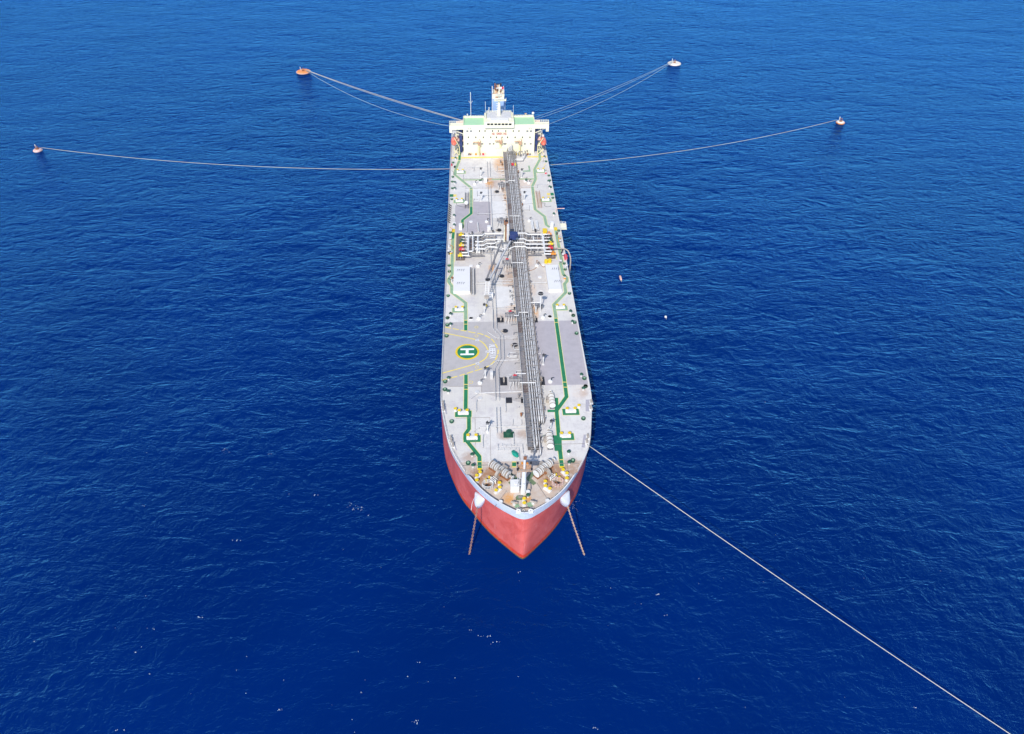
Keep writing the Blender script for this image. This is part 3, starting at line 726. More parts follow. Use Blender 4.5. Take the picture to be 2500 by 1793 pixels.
for r, x, y, rd in (('D', 1048, 120, True), ('D', 1110, 1015, True), ('C', 1110, 705, True), ('B', 1070, 590, False), ('B', 1060, 1165, False)): stand(P(r, x, y), rd)
for r, x, y in (('D', 918, 125), ('D', 960, 975), ('D', 1387, 125), ('D', 1480, 970)):         # dark drip trays
    c = P(r, x, y); s = SB(); s.box(c, (2.2, 3.6 if y > 900 else 2.6, .12), 'dark'); s.build('drip_tray', at=c)
    for dy in (-.8, .5): valve(c + Vector((.1, dy, .12)), 'winch', 1.0)
for r, x, y in (('E', 1030, 218), ('E', 1235, 217)):
    c = P(r, x, y); s = SB(); s.box(c, (2.0 if x < 1100 else 1.5, 2.2, .25), 'dark'); s.build('dark_hatch', at=c)
# long thin pipes lying across the deck
TP = [('E', .16, 620, 130, 850, 120, 1240, 108), ('E', .08, 520, 195, 620, 128), ('E', .08, 560, 650, 625, 603, 720, 600), ('E', .10, 720, 600, 860, 592, 1290, 580), ('E', .10, 1065, 628, 1290, 622),
      ('E', .12, 590, 222, 582, 270, 585, 370), ('E', .12, 985, 190, 992, 380), ('E', .12, 680, 705, 673, 780, 678, 870), ('E', .12, 1100, 690, 1105, 850), ('E', .07, 1090, 560, 1092, 495), ('E', .07, 1212, 555, 1210, 495),
      ('D', .12, 750, 790, 880, 698, 1170, 688), ('D', .10, 735, 300, 865, 388, 1140, 388), ('D', .09, 960, 365, 1150, 360), ('D', .2, 1005, 638, 1150, 635), ('D', .1, 1425, 602, 1480, 600, 1490, 545), ('D', .08, 1000, 925, 1240, 935),
      ('C', .09, 670, 940, 1190, 925), ('C', .09, 620, 980, 1200, 965), ('C', .08, 680, 548, 730, 515, 1050, 515), ('C', .07, 820, 1340, 1240, 1330), ('C', .12, 1480, 960, 1715, 958), ('C', .09, 1075, 1425, 1180, 1410), ('C', .1, 1480, 982, 1530, 982, 1530, 1030),
      ('B', .12, 460, 380, 462, 435, 900, 430, 1110, 425), ('B', .1, 680, 640, 685, 712, 1110, 698), ('B', .1, 690, 970, 695, 1010, 1160, 998), ('B', .1, 1410, 940, 1512, 938, 1512, 870), ('B', .07, 330, 555, 500, 560, 505, 592, 900, 585), ('B', .07, 1380, 575, 1640, 575, 1645, 538, 1800, 538),
      ('B', .1, 985, 325, 1100, 322), ('B', .1, 1000, 240, 1002, 310), ('B', .08, 480, 270, 740, 265), ('B', .12, 632, 250, 632, 318), ('B', .08, 620, 800, 640, 765, 680, 770), ('B', .08, 1030, 1062, 1170, 1055), ('B', .14, 515, 1135, 515, 1290), ('B', .06, 1400, 845, 1560, 840),
      ('B', .3, 690, 1150, 705, 1290), ('B', .18, 765, 1270, 765, 1290)]
for r, w, *xy in TP:
    s = SB(); pts = [p + Vector((0, 0, .45)) for p in PL(r, *xy)]; s.tube(pts, w * 1.1, 'pipe', 6)
    L = 0
    for a, b in zip(pts[:-1], pts[1:]):
        n = max(1, int((b - a).length / 3))
        for i in range(n + 1):
            p = a.lerp(b, i / n); s.beam((p.x, p.y, D0), (p.x, p.y, p.z), .12, .12, 'pipe_dull')
    s.build('deck_pipe')
# two U-shaped vent pipes right of the crane
for x in (1555, 1630):
    s = SB(); s.tube([p + Vector((0, 0, 1.4)) for p in PL('B', x, 1150, x + 22, 1290)], .26, 'white', 8); s.tube([p + Vector((0, 0, 1.4)) for p in PL('B', x - 18, 1150, x, 1290)], .2, 'white', 8); s.build('deck_pipe')

# ---------------------------------------------------------------- manifold amidships
hz = 2.3
left4 = [PL('b1', 600, 320, 1220, 320, 1290, 255, 1900, 255), PL('b1', 1000, 505, 1240, 505, 1330, 438, 1900, 436), PL('b1', 1000, 618, 1270, 615, 1350, 560, 1600, 558, 1700, 500, 1900, 480), PL('b1', 1000, 730, 1290, 730, 1380, 668, 1600, 670, 1750, 722, 2080, 722)]
right4 = [PL('b2', 180, 345, 505, 345, 575, 385, 1120, 380), PL('b2', 100, 510, 470, 510, 540, 553, 1120, 550), PL('b2', 95, 570, 180, 612, 450, 615, 520, 657, 1140, 655), PL('b2', 35, 785, 190, 725, 480, 725, 560, 765, 1150, 765)]
def lift(r, pts_px, h): return [P(r, pts_px[i], pts_px[i + 1], h) for i in range(0, len(pts_px), 2)]
Lx = [(600, 320, 1220, 320, 1290, 255, 1900, 255), (1000, 505, 1240, 505, 1330, 438, 1900, 436), (1000, 618, 1270, 615, 1350, 560, 1600, 558, 1700, 500, 1900, 480), (1000, 730, 1290, 730, 1380, 668, 1600, 670, 1750, 722, 2080, 722)]
Rx = [(180, 345, 505, 345, 575, 385, 1120, 380), (100, 510, 470, 510, 540, 553, 1120, 550), (95, 570, 180, 612, 450, 615, 520, 657, 1140, 655), (35, 785, 190, 725, 480, 725, 560, 765, 1150, 765)]
for a, b in zip(Lx, Rx):
    pts = lift('b1', a, 2.9) + lift('b2', b, 2.9)
    s = SB(); s.tube(pts, .24, 'white', 10)
    for p, qn in zip(pts[:-1], pts[1:]):
        n = int((qn - p).length / 3.2)
        for i in range(n + 1):
            c = p.lerp(qn, (i + .5) / (n + 1)); s.beam((c.x, c.y, D0), (c.x, c.y, c.z - .2), .2, .2, 'pipe')
    s.build('manifold_pipe', smooth=False)
for a in ((1120, 385, 1570, 350), (1120, 560, 1560, 515)): 
    s = SB(); s.tube(lift('b1', (a[0], a[1] + 25, a[2], a[3] + 10), 1.7), .2, 'pipe_dull', 8); s.build('service_pipe')
for r, pts in (('b1', (805, 310, 800, 925, 605, 930)), ('b1', (765, 400, 762, 845, 600, 845)), ('b1', (930, 330, 935, 770, 905, 800, 800, 800)), ('b2', (965, 365, 985, 480, 1040, 935, 1220, 935)), ('b2', (1000, 430, 1062, 855, 1240, 858)), ('b1', (1085, 350, 1085, 760)), ('b2', (715, 440, 735, 520))):
    s = SB(); s.tube(lift(r, pts, 3.0), .25, 'white', 10); s.build('manifold_header')
for r, x0, x1, ys, cols in (('b1', 590, 800, (420, 500, 615, 735, 845), None), ('b2', 985, 1200, (375, 470, 550, 655, 765), None)):
    for y in ys:
        s = SB(); s.tube(lift(r, (x0, y, x1, y), 2.4), .22, 'pipe', 10)
        c = P(r, (x0 + x1) / 2, y, 2.4); s.tube([c - Vector((.15, 0, 0)), c + Vector((.15, 0, 0))], .48, 'pipe_dull', 12); s.beam((c.x, c.y, D0), (c.x, c.y, c.z), .2, .2, 'pipe_dull'); s.build('manifold_branch')
for r, x, y, m in (('b1', 575, 300, 'yellow'), ('b1', 600, 500, 'green_dark'), ('b1', 580, 618, 'yellow'), ('b1', 590, 742, 'red'), ('b1', 552, 930, 'yellow'), ('b2', 1165, 368, 'orange'), ('b2', 1200, 548, 'green_dark'), ('b2', 1210, 650, 'yellow'), ('b2', 1205, 760, 'red'), ('b2', 1282, 930, 'orange')):
    c = P(r, x, y, 2.2); s = SB(); w = .95
    s.tube([c + Vector((-w, 0, 0)), c + Vector((w, 0, 0))], .42, m, 10); s.tube([c + Vector((-w, 0, 0)), c + Vector((-w + .18, 0, 0))], .62, m, 12); s.tube([c + Vector((w - .18, 0, 0)), c + Vector((w, 0, 0))], .62, m, 12)
    s.cyl(c + Vector((0, 0, .4)), .22, .5, m, 8); s.cyl(c + Vector((0, 0, .9)), .5, .08, m, 12); s.beam((c.x, c.y, D0 + .5), (c.x, c.y, c.z), .3, .3, 'pipe_dull')
    nm = {'yellow': 'yellow', 'green_dark': 'green', 'red': 'red', 'orange': 'orange'}[m]
    s.build('manifold_valve', at=c, label=nm + ' painted manifold valve')
for r, x0, y0, x1, y1 in (('b1', 435, 285, 580, 1085), ('b2', 1215, 420, 1300, 1085)):
    a, b = P(r, x0, y1), P(r, x1, y0); s = SB(); xm = -17.6 if r == 'b1' else 17.2
    ya, yb = P(r, 500, 1085).y, P(r, 500 if r == 'b1' else 1250, 285 if r == 'b1' else 420).y
    wd_ = 3.3; s.box((xm, (ya + yb) / 2, D0), (wd_, yb - ya, .7), 'tray')
    n = 26
    for i in range(n): s.box((xm, ya + (yb - ya) * (i + .5) / n, D0 + .70), (wd_, .16, .08), 'pipe_dull')
    s.build('drip_tray', label='brown slatted spill tray under the ' + ('left' if r == 'b1' else 'right') + ' manifold')
    s = SB(); ribbon(s, [Vector((xm - .5 * wd_ - .5 if xm < 0 else xm + .5 * wd_ + .5, ya - 1)), Vector((xm - .5 * wd_ - .5 if xm < 0 else xm + .5 * wd_ + .5, yb))], .3, D0 + .03, 'edge_yellow'); s.build('yellow_deck_line', deck)
random.seed(21)
for i in range(46):
    side_ = -1 if i % 2 else 1; x = side_ * random.uniform(3.5, 15.0); y = P('b1', 1300, 255).y - random.uniform(-1, 17)
    valve((x, y, D0), random.choice(('dark', 'steel', 'steel', 'pipe_dull')), random.uniform(.9, 1.5))
for k in range(5):
    for side_ in (-1, 1):
        y = P('b1', 1300, 255).y - 1.6 - 3.6 * k; s = SB(); s.tube([(side_ * 4.5, y, D0 + 1.3), (side_ * 9, y, D0 + 1.3), (side_ * 9.8, y - .8, D0 + 1.3), (side_ * 14.5, y - .8, D0 + 1.3)], .13, 'pipe_dull', 6); s.box((side_ * 11, y - 1.7, D0 + .9), (5.5, .8, .06), 'grate'); s.build('service_pipe')
for r, x, y in (('b1', 860, 620), ('b2', 870, 600)):
    c = P(r, x, y); s = SB()
    for k in range(9): s.beam(c + Vector((-.6, -4 + k, .9)), c + Vector((.6, -4 + k, .9)), .12, .12, 'rust' if k % 2 else 'steel')
    s.beam(c + Vector((-.7, -5, .8)), c + Vector((-.7, 5, .8)), .14, .5, 'steel'); s.beam(c + Vector((.7, -5, .8)), c + Vector((.7, 5, .8)), .14, .5, 'steel'); s.build('hose_rail', at=c)
c = P('b1', 1095, 900); s = SB(); s.box(c + Vector((0, 2.2, 0)), (1.6, 4.6, 1.9), 'white'); s.build('deck_locker', at=c)
c = P('B', 420, 1240); s = SB(); s.box(c, (1.3, 1.2, 2.6), 'hatch_white'); s.build('deck_locker', at=c)
c = P('b2', 1240, 190); s = SB(); s.box(c, (1.3, 1.2, 2.6), 'hatch_white'); s.build('deck_locker', at=c)
c = P('D', 795, 945); s = SB(); s.box(c + Vector((0, .4, 0)), (.9, .9, 3.0), 'pipe'); s.build('deck_locker', at=c)
for r, x, y in (('B', 815, 490), ('C', 870, 1180), ('B', 870, 1265)):
    c = P(r, x, y); s = SB(); s.box(c, (1.4, 1.2, 2.3), 'hatch_white'); s.build('deck_locker', at=c)

# ---------------------------------------------------------------- hose crane
bc = P('a6', 608, 860); post_y = bc.y
piv = PYZ('C', 1100, 305, post_y - 1.4); tip = P('C', 800, 1150, 4.5)
top = PYZ('a6', 600, 160, post_y); post_x = (top.x + bc.x) / 2
cr = SB(); cr.cyl((post_x, post_y, D0), 1.35, 4.0, 'pipe', 14); cr.build('crane_pedestal')
crp = SB()
crp.box((post_x + .55, post_y, D0 + 4), (.75, 2.0, top.z - D0 - 4), 'pipe'); crp.box((post_x - .75, post_y, D0 + 4), (.35, 1.8, top.z - D0 - 4.6), 'cream')
crp.box((post_x - .2, post_y + .5, D0 + 4), (1.1, .3, top.z - D0 - 4.5), 'rust_pale'); crp.box((post_x - .1, post_y + .2, top.z - .8), (1.5, 1.4, 1.5), 'rust'); crp.box((post_x, post_y, top.z + .7), (.9, 1.0, .5), 'dark')
post = crp.build('crane_post', label='tall rust streaked crane post')
nv = PYZ('a6', 780, 500, post_y); s = SB(); s.box((nv.x, post_y + .2, nv.z - 1.3), (2.3, 2.0, 2.5), 'navy'); s.box((nv.x + 1.2, post_y + .6, nv.z - .6), (1.4, 1.6, 1.6), 'navy'); s.box((post_x + 1.6, post_y, nv.z - 1.6), (1.4, 1.6, .8), 'navy')
s.box((post_x + 1.2, post_y, nv.z - 2.2), (3.0, 2.0, .3), 'steel'); s.build('crane_winch_cab', label='dark blue winch housing beside the crane post')
s = SB(); a1, a2 = PYZ('C', 1035, 295, piv.y), PYZ('C', 1165, 308, piv.y)
kn1, kn2 = P('C', 796, 900, 7.6), P('C', 842, 900, 7.6)
s.beam(a1, kn1, .5, .6, 'pipe_dull'); s.beam(a2, kn2, .5, .6, 'pipe')  # left beam darker: the boom's shading is put into its colour
mid = (kn1 + kn2) / 2
for f in (.05, .3, .62, .97): s.beam(a1.lerp(kn1, f), a2.lerp(kn2, f), .3, .3, 'steel')
s.box(mid + Vector((0, 0, -.3)), (1.7, .8, .7), 'dark')
for dx in (-.75, .75):
    s.beam(mid + Vector((dx * .8, 0, 0)), tip + Vector((dx * .8, 0, 0)), .16, .3, 'white')
    s.beam(mid + Vector((dx * .8, 0, -.7)), tip + Vector((dx * .8, 0, -.3)), .14, .2, 'white')
for i in range(9):
    f = i / 8; a = mid.lerp(tip, f); s.beam(a + Vector((-.6, 0, 0)), a + Vector((.6, 0, 0)), .14, .14, 'white')
    if i < 8: b = mid.lerp(tip, f + .125); s.beam(a + Vector((-.6, 0, -.6 + .3 * f)), b + Vector((-.6, 0, 0)), .12, .12, 'pipe'); s.beam(a + Vector((.6, 0, -.6 + .3 * f)), b + Vector((.6, 0, 0)), .12, .12, 'pipe')
s.box(tip + Vector((0, -.3, -.5)), (1.5, 1.0, .8), 'winch'); s.build('crane_boom', label='grey crane boom lowered towards the bow')
s = SB(); s.tube([top + Vector((0, 0, .6)), mid + Vector((0, 0, .4))], .05, 'steel', 4); s.tube([top + Vector((.5, 0, .6)), mid + Vector((.4, 0, .4))], .05, 'steel', 4); s.tube([tip + Vector((0, -.4, -.5)), tip + Vector((0, -.4, -3.4))], .05, 'steel', 4); s.box(tip + Vector((0, -.4, -4.0)), (.5, .5, .7), 'yellow'); s.build('crane_cable')
s = SB(); s.beam((tip.x, tip.y + 1.5, D0), (tip.x, tip.y + 1.5, D0 + 4.2), .3, .3, 'pipe'); s.beam((tip.x - 1, tip.y + 1.5, D0 + 4.2), (tip.x + 1, tip.y + 1.5, D0 + 4.2), .25, .3, 'pipe'); s.build('boom_rest')

# ---------------------------------------------------------------- bollards, hatches, vents
def bollard_pair(c, rz, sc=1.0, L=2.3, green=None):
    """white base with two yellow topped posts"""
    par = empty('bollard_pair', Vector(c) - SO, rz, parent=ship)
    WORLD[par.name] = Vector((0, 0, 0))
    s = MB(); s.box((0, 0, 0), (L * sc + .9, .95, .4), 'white'); s.build('base', par)
    for q in (-1, 1):
        s = MB(); s.cyl((q * L * sc / 2, 0, .4), .36 * sc, .85 * sc, 'white', 12); s.cyl((q * L * sc / 2, 0, .4 + .85 * sc), .50 * sc, .14, 'yellow', 12); s.build('bollard_post', par)
    if green:
        s = MB(); w = L * sc + 2.6
        s.face([(-w / 2 - .15, -1.75, .02), (w / 2 + .15, -1.75, .02), (w / 2 + .15, 1.15, .02), (-w / 2 - .15, 1.15, .02)], 'edge_yellow')
        s.face([(-w / 2, -1.6, .028), (w / 2, -1.6, .028), (w / 2, 1.0, .028), (-w / 2, 1.0, .028)], green); s.face([(-w / 2 + .9, -.8, .034), (w / 2 - .9, -.8, .034), (w / 2 - .9, 1.3, .034), (-w / 2 + .9, 1.3, .034)], 'deck'); s.build('painted_surround', par)
    return par
for r, x, y, g in (('b8', 585, 470, 'green'), ('b8', 790, 1050, 'green'), ('b3', 420, 1185, 'green_faded'), ('b5', 375, 435, 'green_faded'), ('b5', 355, 1042, 'green_faded'),
                   ('E', 1890, 365, 'green'), ('E', 1815, 708, 'green'), ('b4', 1405, 1135, 'green_faded'), ('b6', 770, 412, 'green_faded'), ('b6', 875, 1018, 'green_faded')):
    bollard_pair(P(r, x, y), 0, green=g)
def single(c):
    s = SB(); c = Vector(c); s.cyl(c, .5, .12, 'white', 12); s.cyl(c + Vector((0, 0, .12)), .34, .9, 'white', 12); s.cyl(c + Vector((0, 0, 1.02)), .5, .14, 'yellow', 12); s.build('roller_bollard', at=c)
for r, (xa, ya), (xb, yb) in (('a7', (705, 545), (600, 655)), ('a7', (1350, 1050), (1240, 1140)), ('a8', (1275, 470), (1400, 580)), ('a8', (700, 1005), (830, 1085)), ('F', (1190, 690), (1190, 722))):
    a, b = P(r, xa, ya), P(r, xb, yb); d = b - a
    bollard_pair((a + b) / 2, math.atan2(d.y, d.x), 1.0, max(1.4, d.length))
for r, x, y in (('a7', 600, 790), ('a7', 1350, 880), ('a8', 1400, 725), ('a8', 690, 830), ('E', 295, 362), ('E', 2000, 315)): single(P(r, x, y))
def hatch(c, r=.62, m='green_dark', n=8, rz=0.39):
    s = SB(); c = Vector(c); N_ = n; pts = [(c.x + r * math.cos(2 * math.pi * (j + .5) / N_ + rz), c.y + r * math.sin(2 * math.pi * (j + .5) / N_ + rz)) for j in range(N_)]
    s.prism(pts, D0, D0 + .45, m); s.cyl(c + Vector((0, 0, .45)), r * .55, .1, 'green_faded' if m == 'green_dark' else m, 8); s.build('manhole', at=c)
HT = [('E', 148, 70), ('E', 242, 513), ('E', 470, 1090), ('E', 2095, 27), ('E', 2065, 472), ('E', 1918, 1055), ('D', 182, 198), ('D', 172, 350), ('D', 152, 982), ('D', 185, 100), ('D', 1925, 66), ('D', 1943, 162), ('D', 1970, 313), ('D', 2078, 937), ('D', 2095, 1048),
      ('C', 228, 686), ('C', 230, 777), ('C', 213, 1148), ('C', 205, 1488), ('C', 1985, 655), ('C', 2002, 745), ('C', 2067, 1113), ('C', 2122, 1448), ('C', 250, 180), ('C', 1903, 153),
      ('B', 300, 183), ('B', 297, 411), ('B', 288, 487), ('B', 290, 592), ('B', 1778, 165), ('B', 1822, 390), ('B', 1838, 467), ('B', 1853, 572), ('B', 280, 765), ('B', 1885, 743)]
for r, x, y in HT: hatch(P(r, x, y), .68 if r in 'DE' else .6)
def vent(c, sc=1.0, m='green_dark'):
    s = SB(); c = Vector(c); s.cyl(c, .22 * sc, .9 * sc, 'white', 8); s.cyl(c + Vector((0, 0, .9 * sc)), .55 * sc, .35 * sc, m, 10, .3 * sc); s.build('mushroom_vent', at=c)
for r, x, y in (('E', 195, 115), ('E', 527, 990), ('E', 540, 1140), ('E', 2062, 75), ('E', 1860, 955), ('E', 1868, 1100), ('D', 228, 205), ('D', 200, 950), ('D', 230, 65), ('D', 1912, 170), ('D', 2035, 905), ('D', 1885, 30), ('C', 252, 1445), ('C', 1990, 870), ('C', 2082, 1405),
                ('B', 330, 520), ('B', 328, 612), ('B', 340, 130), ('B', 318, 1045), ('B', 318, 1195), ('B', 1815, 500), ('B', 1832, 590), ('B', 1750, 110), ('B', 1900, 1020), ('B', 1460, 490), ('B', 730, 495), ('a4', 800, 1560)): vent(P(r, x, y), 1.1)
def dome(c, r=.75):
    s = SB(); c = Vector(c); s.cyl(c, r, .5, 'white', 12); s.cyl(c + Vector((0, 0, .5)), r, .3, 'white', 12, r * .5); s.tube([c + Vector((.3, 0, .8)), c + Vector((.3, 0, 1.7)), c + Vector((1.0, .2, 1.7))], .14, 'dark', 6); s.build('tank_hatch', at=c)
for r, x, y in (('D', 635, 1000), ('D', 1605, 980), ('D', 620, 108), ('D', 1505, 95), ('C', 672, 697), ('C', 1570, 690), ('B', 645, 525), ('B', 1505, 510), ('B', 835, 1125), ('B', 1510, 1108), ('B', 740, 490), ('B', 1445, 480)): dome(P(r, x, y))
def disk_lid(c, r=.8, m='white'):
    s = SB(); s.cyl(Vector(c), r, .18, m, 16); s.cyl(Vector(c) + Vector((0, 0, .18)), r * .8, .05, m, 16); s.build('deck_lid', at=c)
for r, x, y, m in (('D', 510, 103, 'white'), ('D', 1600, 80, 'white'), ('C', 562, 688, 'white'), ('C', 1665, 672, 'white'), ('C', 562, 1488, 'white'), ('C', 1768, 1465, 'white'), ('C', 1615, 860, 'white'), ('E', 632, 188, 'pipe'), ('E', 594, 100, 'pipe'), ('B', 585, 1120, 'white'), ('B', 318, 1145, 'white')): disk_lid(P(r, x, y), .75, m)
def black_lid(c, r=.95):
    s = SB(); c = Vector(c); s.cyl(c, .3, .5, 'steel', 8); s.cyl(c + Vector((0, 0, .5)), r, .16, 'dark', 16); s.box(c + Vector((-r, 0, .3)), (.7, .5, .5), 'winch'); s.build('washing_machine_port', at=c)
for r, x, y in (('D', 980, 290), ('C', 1030, 858), ('C', 990, 155), ('D', 1115, 485), ('B', 995, 655)): black_lid(P(r, x, y))
def monitor(c):
    """fire monitor on a slim tower with a ladder leg"""
    s = SB(); c = Vector(c); s.box(c + Vector((0, 0, 0)), (.7, .7, .12), 'white'); s.tube([c, c + Vector((0, 0, 3.7))], .17, 'white', 8)
    s.tube([c + Vector((-.9, .1, 0)), c + Vector((-.12, 0, 2.7))], .06, 'pipe', 5); s.tube([c + Vector((-.6, .5, 0)), c + Vector((-.05, .1, 2.7))], .06, 'pipe', 5)
    s.box(c + Vector((0, 0, 3.6)), (.9, .9, .07), 'steel'); s.build('monitor_tower', at=c)
    o = bpy.data.objects[-1] if False else None
    s = SB(); s.ball(c + Vector((0, 0, 4.0)), .32, 'dark', 8, 6); s.tube([c + Vector((-.3, .25, 4.0)), c + Vector((.7, -.4, 4.4))], .15, 'dark', 6); s.tube([c + Vector((-.4, -.1, 4.2)), c + Vector((.15, .5, 4.2))], .12, 'dark', 6); s.build('fire_monitor', at=c + Vector((0, 0, 4)))
for r, x, y in (('E', 738, 655), ('E', 1612, 630), ('D', 1507, 738), ('D', 708, 918), ('C', 765, 1415), ('B', 742, 400), ('B', 745, 790), ('B', 1390, 415), ('B', 1430, 780)): monitor(P(r, x, y))

# lamp standards with round tops right of the rack
for k, (r, bx, by, tx, ty, col) in enumerate((('b4', 905, 1240, 915, 790, 'dark'), )):
    b = P(r, bx, by); t = PYZ(r, tx, ty, b.y); s = SB()
    s.tube([b, (t.x, b.y, t.z)], .16, 'white', 8); s.cyl((t.x, b.y, t.z), .95, .16, 'dark', 20); s.cyl((t.x, b.y, t.z + .16), .45, .25, 'dark', 12)
    s.tube([Vector((t.x, b.y, t.z + .35)) + Vector((1.0 * math.cos(a * .5236), 1.0 * math.sin(a * .5236), .3)) for a in range(13)], .04, 'white', 4); s.build('vent_mast', at=b, label='slim white mast with a round dark cap')
s = SB(); s.tube([P('b4', 620, 1040, 1.6), P('b4', 650, 1010, 1.6), P('b4', 905, 1005, 1.6)], .2, 'white', 8)
for x in (700, 770, 840): p = P('b4', x, 1008, 1.6); s.tube([p, p + Vector((0, 0, -1.6))], .15, 'pipe', 6)
s.build('crossover_pipe')
for x, y in ((800, 1180), (850, 1150), (910, 1180), (950, 1170)): valve(P('b4', x, y), 'steel', 1.4)
c = P('b4', 790, 1250); s = SB(); s.cyl(c, .35, 2.4, 'pipe', 8); s.build('vent_pipe', at=c)

# fairleads, roller chocks and bits along both edges
FR = [('E', 120, 270), ('E', 125, 315), ('E', 130, 355), ('E', 228, 750), ('E', 240, 790), ('E', 262, 850), ('E', 2172, 250), ('E', 2165, 330), ('E', 2125, 730), ('E', 2110, 800)]
for r, x, y in FR:
    c = P(r, x, y); s = SB(); s.box(c, (1.0, 1.3, .35), 'white'); s.cyl(c + Vector((0, -.35, .35)), .3, .75, 'winch', 8); s.cyl(c + Vector((0, .35, .35)), .3, .75, 'winch', 8); s.build('roller_chock', at=c)
for x in (-1.5, 1.5):
    c = Vector((x * 1.05, 111.25, D0 + 1.25)); s = SB(); s.tube([c + Vector((math.cos(a * math.pi / 4) * .48, 0, .55 + .42 * math.sin(a * math.pi / 4) - .35)) for a in range(9)], .2, 'white', 6); s.box(c + Vector((0, -.3, -.55)), (1.3, .4, .5), 'white'); s.build('closed_chock', at=c)
for r, x, y in (('F', 880, 712), ('F', 1497, 695), ('a4', 800, 1470)):
    c = P(r, x, y); s = SB(); s.cyl(c, .55, .25, 'white', 12); s.cyl(c + Vector((0, 0, .25)), .3, .75, 'white', 12); s.cyl(c + Vector((0, 0, 1.0)), .55, .15, 'white', 12); s.build('pedestal_roller', at=c)
# clutter along the rails aft of midships (hose gear, davits, life rings)
random.seed(11)
for i in range(30):
    f = i / 30.0; left = i % 2 == 0
    y = random.uniform(212, 262) if i < 22 else random.uniform(292, 312)
    x = (-1 if left else 1) * random.uniform(20.6, 22.2); c = Vector((x, y, D0)); s = SB(); m = random.choice(('white', 'orange', 'winch', 'dark', 'red', 'steel', 'steel', 'yellow'))
    k = i % 3
    if k == 0: s.box(c, (.8, .9, .7), m); s.box(c + Vector((0, 0, .7)), (.9, 1.0, .06), 'white'); s.build('gear_box', at=c)
    elif k == 1: s.cyl(c, .28, 1.1, m, 8); s.tube([c + Vector((0, 0, 1)), c + Vector((.5, .2, 1.4))], .1, 'steel', 5); s.build('hose_reel', at=c)
    else: s.tube([c, c + Vector((0, 0, 1.5)), c + Vector((.8 if x > 0 else -.8, 0, 2.0))], .1, m, 5); s.build('small_davit', at=c)
# dark stowed fenders on the left rail
for i in range(9):
    a = P('B', 262 - i * 3, 870 + i * 33); s = SB(); s.tube([a + Vector((-.9, 1.3, .4)), a + Vector((.3, -.6, .4))], .22, 'dark', 6); s.build('fender_roll', at=a)
# platform sticking out on the right rail
c = P('B', 2035, 1190); s = SB(); s.box(Vector((24.2, c.y, D0 - .2)), (2.6, 4.6, .2), 'cream'); s.build('side_platform', label='small platform jutting out from the right rail')
s = SB(); rail(s, [(22.9, c.y - 2.3, D0), (25.4, c.y - 1.8, D0), (25.4, c.y + 1.8, D0), (22.9, c.y + 2.3, D0)], 1.0, 1.2); s.build('railing')
c = P('B', 1985, 935, 1); s = SB(); s.tube([(22.3, c.y, D0), (22.3, c.y, D0 + 1.8), (25.8, c.y, D0 + 1.8)], .16, 'pink', 6); s.build('small_davit')

# ---------------------------------------------------------------- winches and windlasses
def drum(s, a, b, r, m='winch', rim=1.55, flanges=(0, 1)):
    a, b = Vector(a), Vector(b); d = (b - a); s.tube([a, b], r, m, 12)
    for f in flanges:
        c = a.lerp(b, f); s.tube([c - d.normalized() * .06, c + d.normalized() * .06], r * rim, 'white' if f in (0, 1) else 'winch', 16)
def winch(c, rz, L, n, scale=1.0, gear=True, greenpad=None):
    par = empty('mooring_winch', Vector(c) - SO, rz, parent=ship)
    s = MB(); s.box((0, 0, 0), (L, 1.3 * scale, .25), 'rust' if scale > 1.2 else 'steel'); s.build('bedplate', par)
    zc = .3 + .95 * scale
    for i in range(n):
        x0_ = -L / 2 + L * (i + .12) / n; x1_ = -L / 2 + L * (i + .66) / n
        s = MB(); drum(s, (x0_, 0, zc), (x1_, 0, zc), .42 * scale, ('rust_pale', 'rope', 'steel', 'winch')[i % 4], 2.0, (0, .42, 1)); s.beam((x1_ + .12 * L / n, 0, .3), (x1_ + .12 * L / n, 0, zc + .2), .2, .7, 'steel'); s.build('drum', par)
    if gear:
        s = MB(); s.box((L * .08, .9 * scale, .3), (1.2 * scale, 1.0 * scale, 1.2 * scale), 'winch'); s.cyl((L * .3, 1.0 * scale, .3), .3, .9, 'steel', 8); s.build('gearbox', par)
    s = MB(); drum(s, (L / 2, 0, zc), (L / 2 + .8 * scale, 0, zc), .3 * scale, 'winch', 1.6, (1,)); s.build('warping_head', par)
    return par
a, b = P('E', 1620, 165), P('E', 1625, 335); winch((a + b) / 2, math.pi / 2 + .02, (a - b).length, 4, 1.1)
a, b = P('E', 1600, 700), P('E', 1590, 900); winch((a + b) / 2, math.pi / 2, (a - b).length, 4, 1.15)
a, b = P('a7', 1050, 270), P('a7', 1680, 690); d = b - a; winch((a + b) / 2, math.atan2(d.y, d.x), d.length, 5, 1.35)
a, b = P('a8', 370, 640), P('a8', 880, 230); d = b - a; winch((a + b) / 2, math.atan2(d.y, d.x), d.length, 5, 1.35)
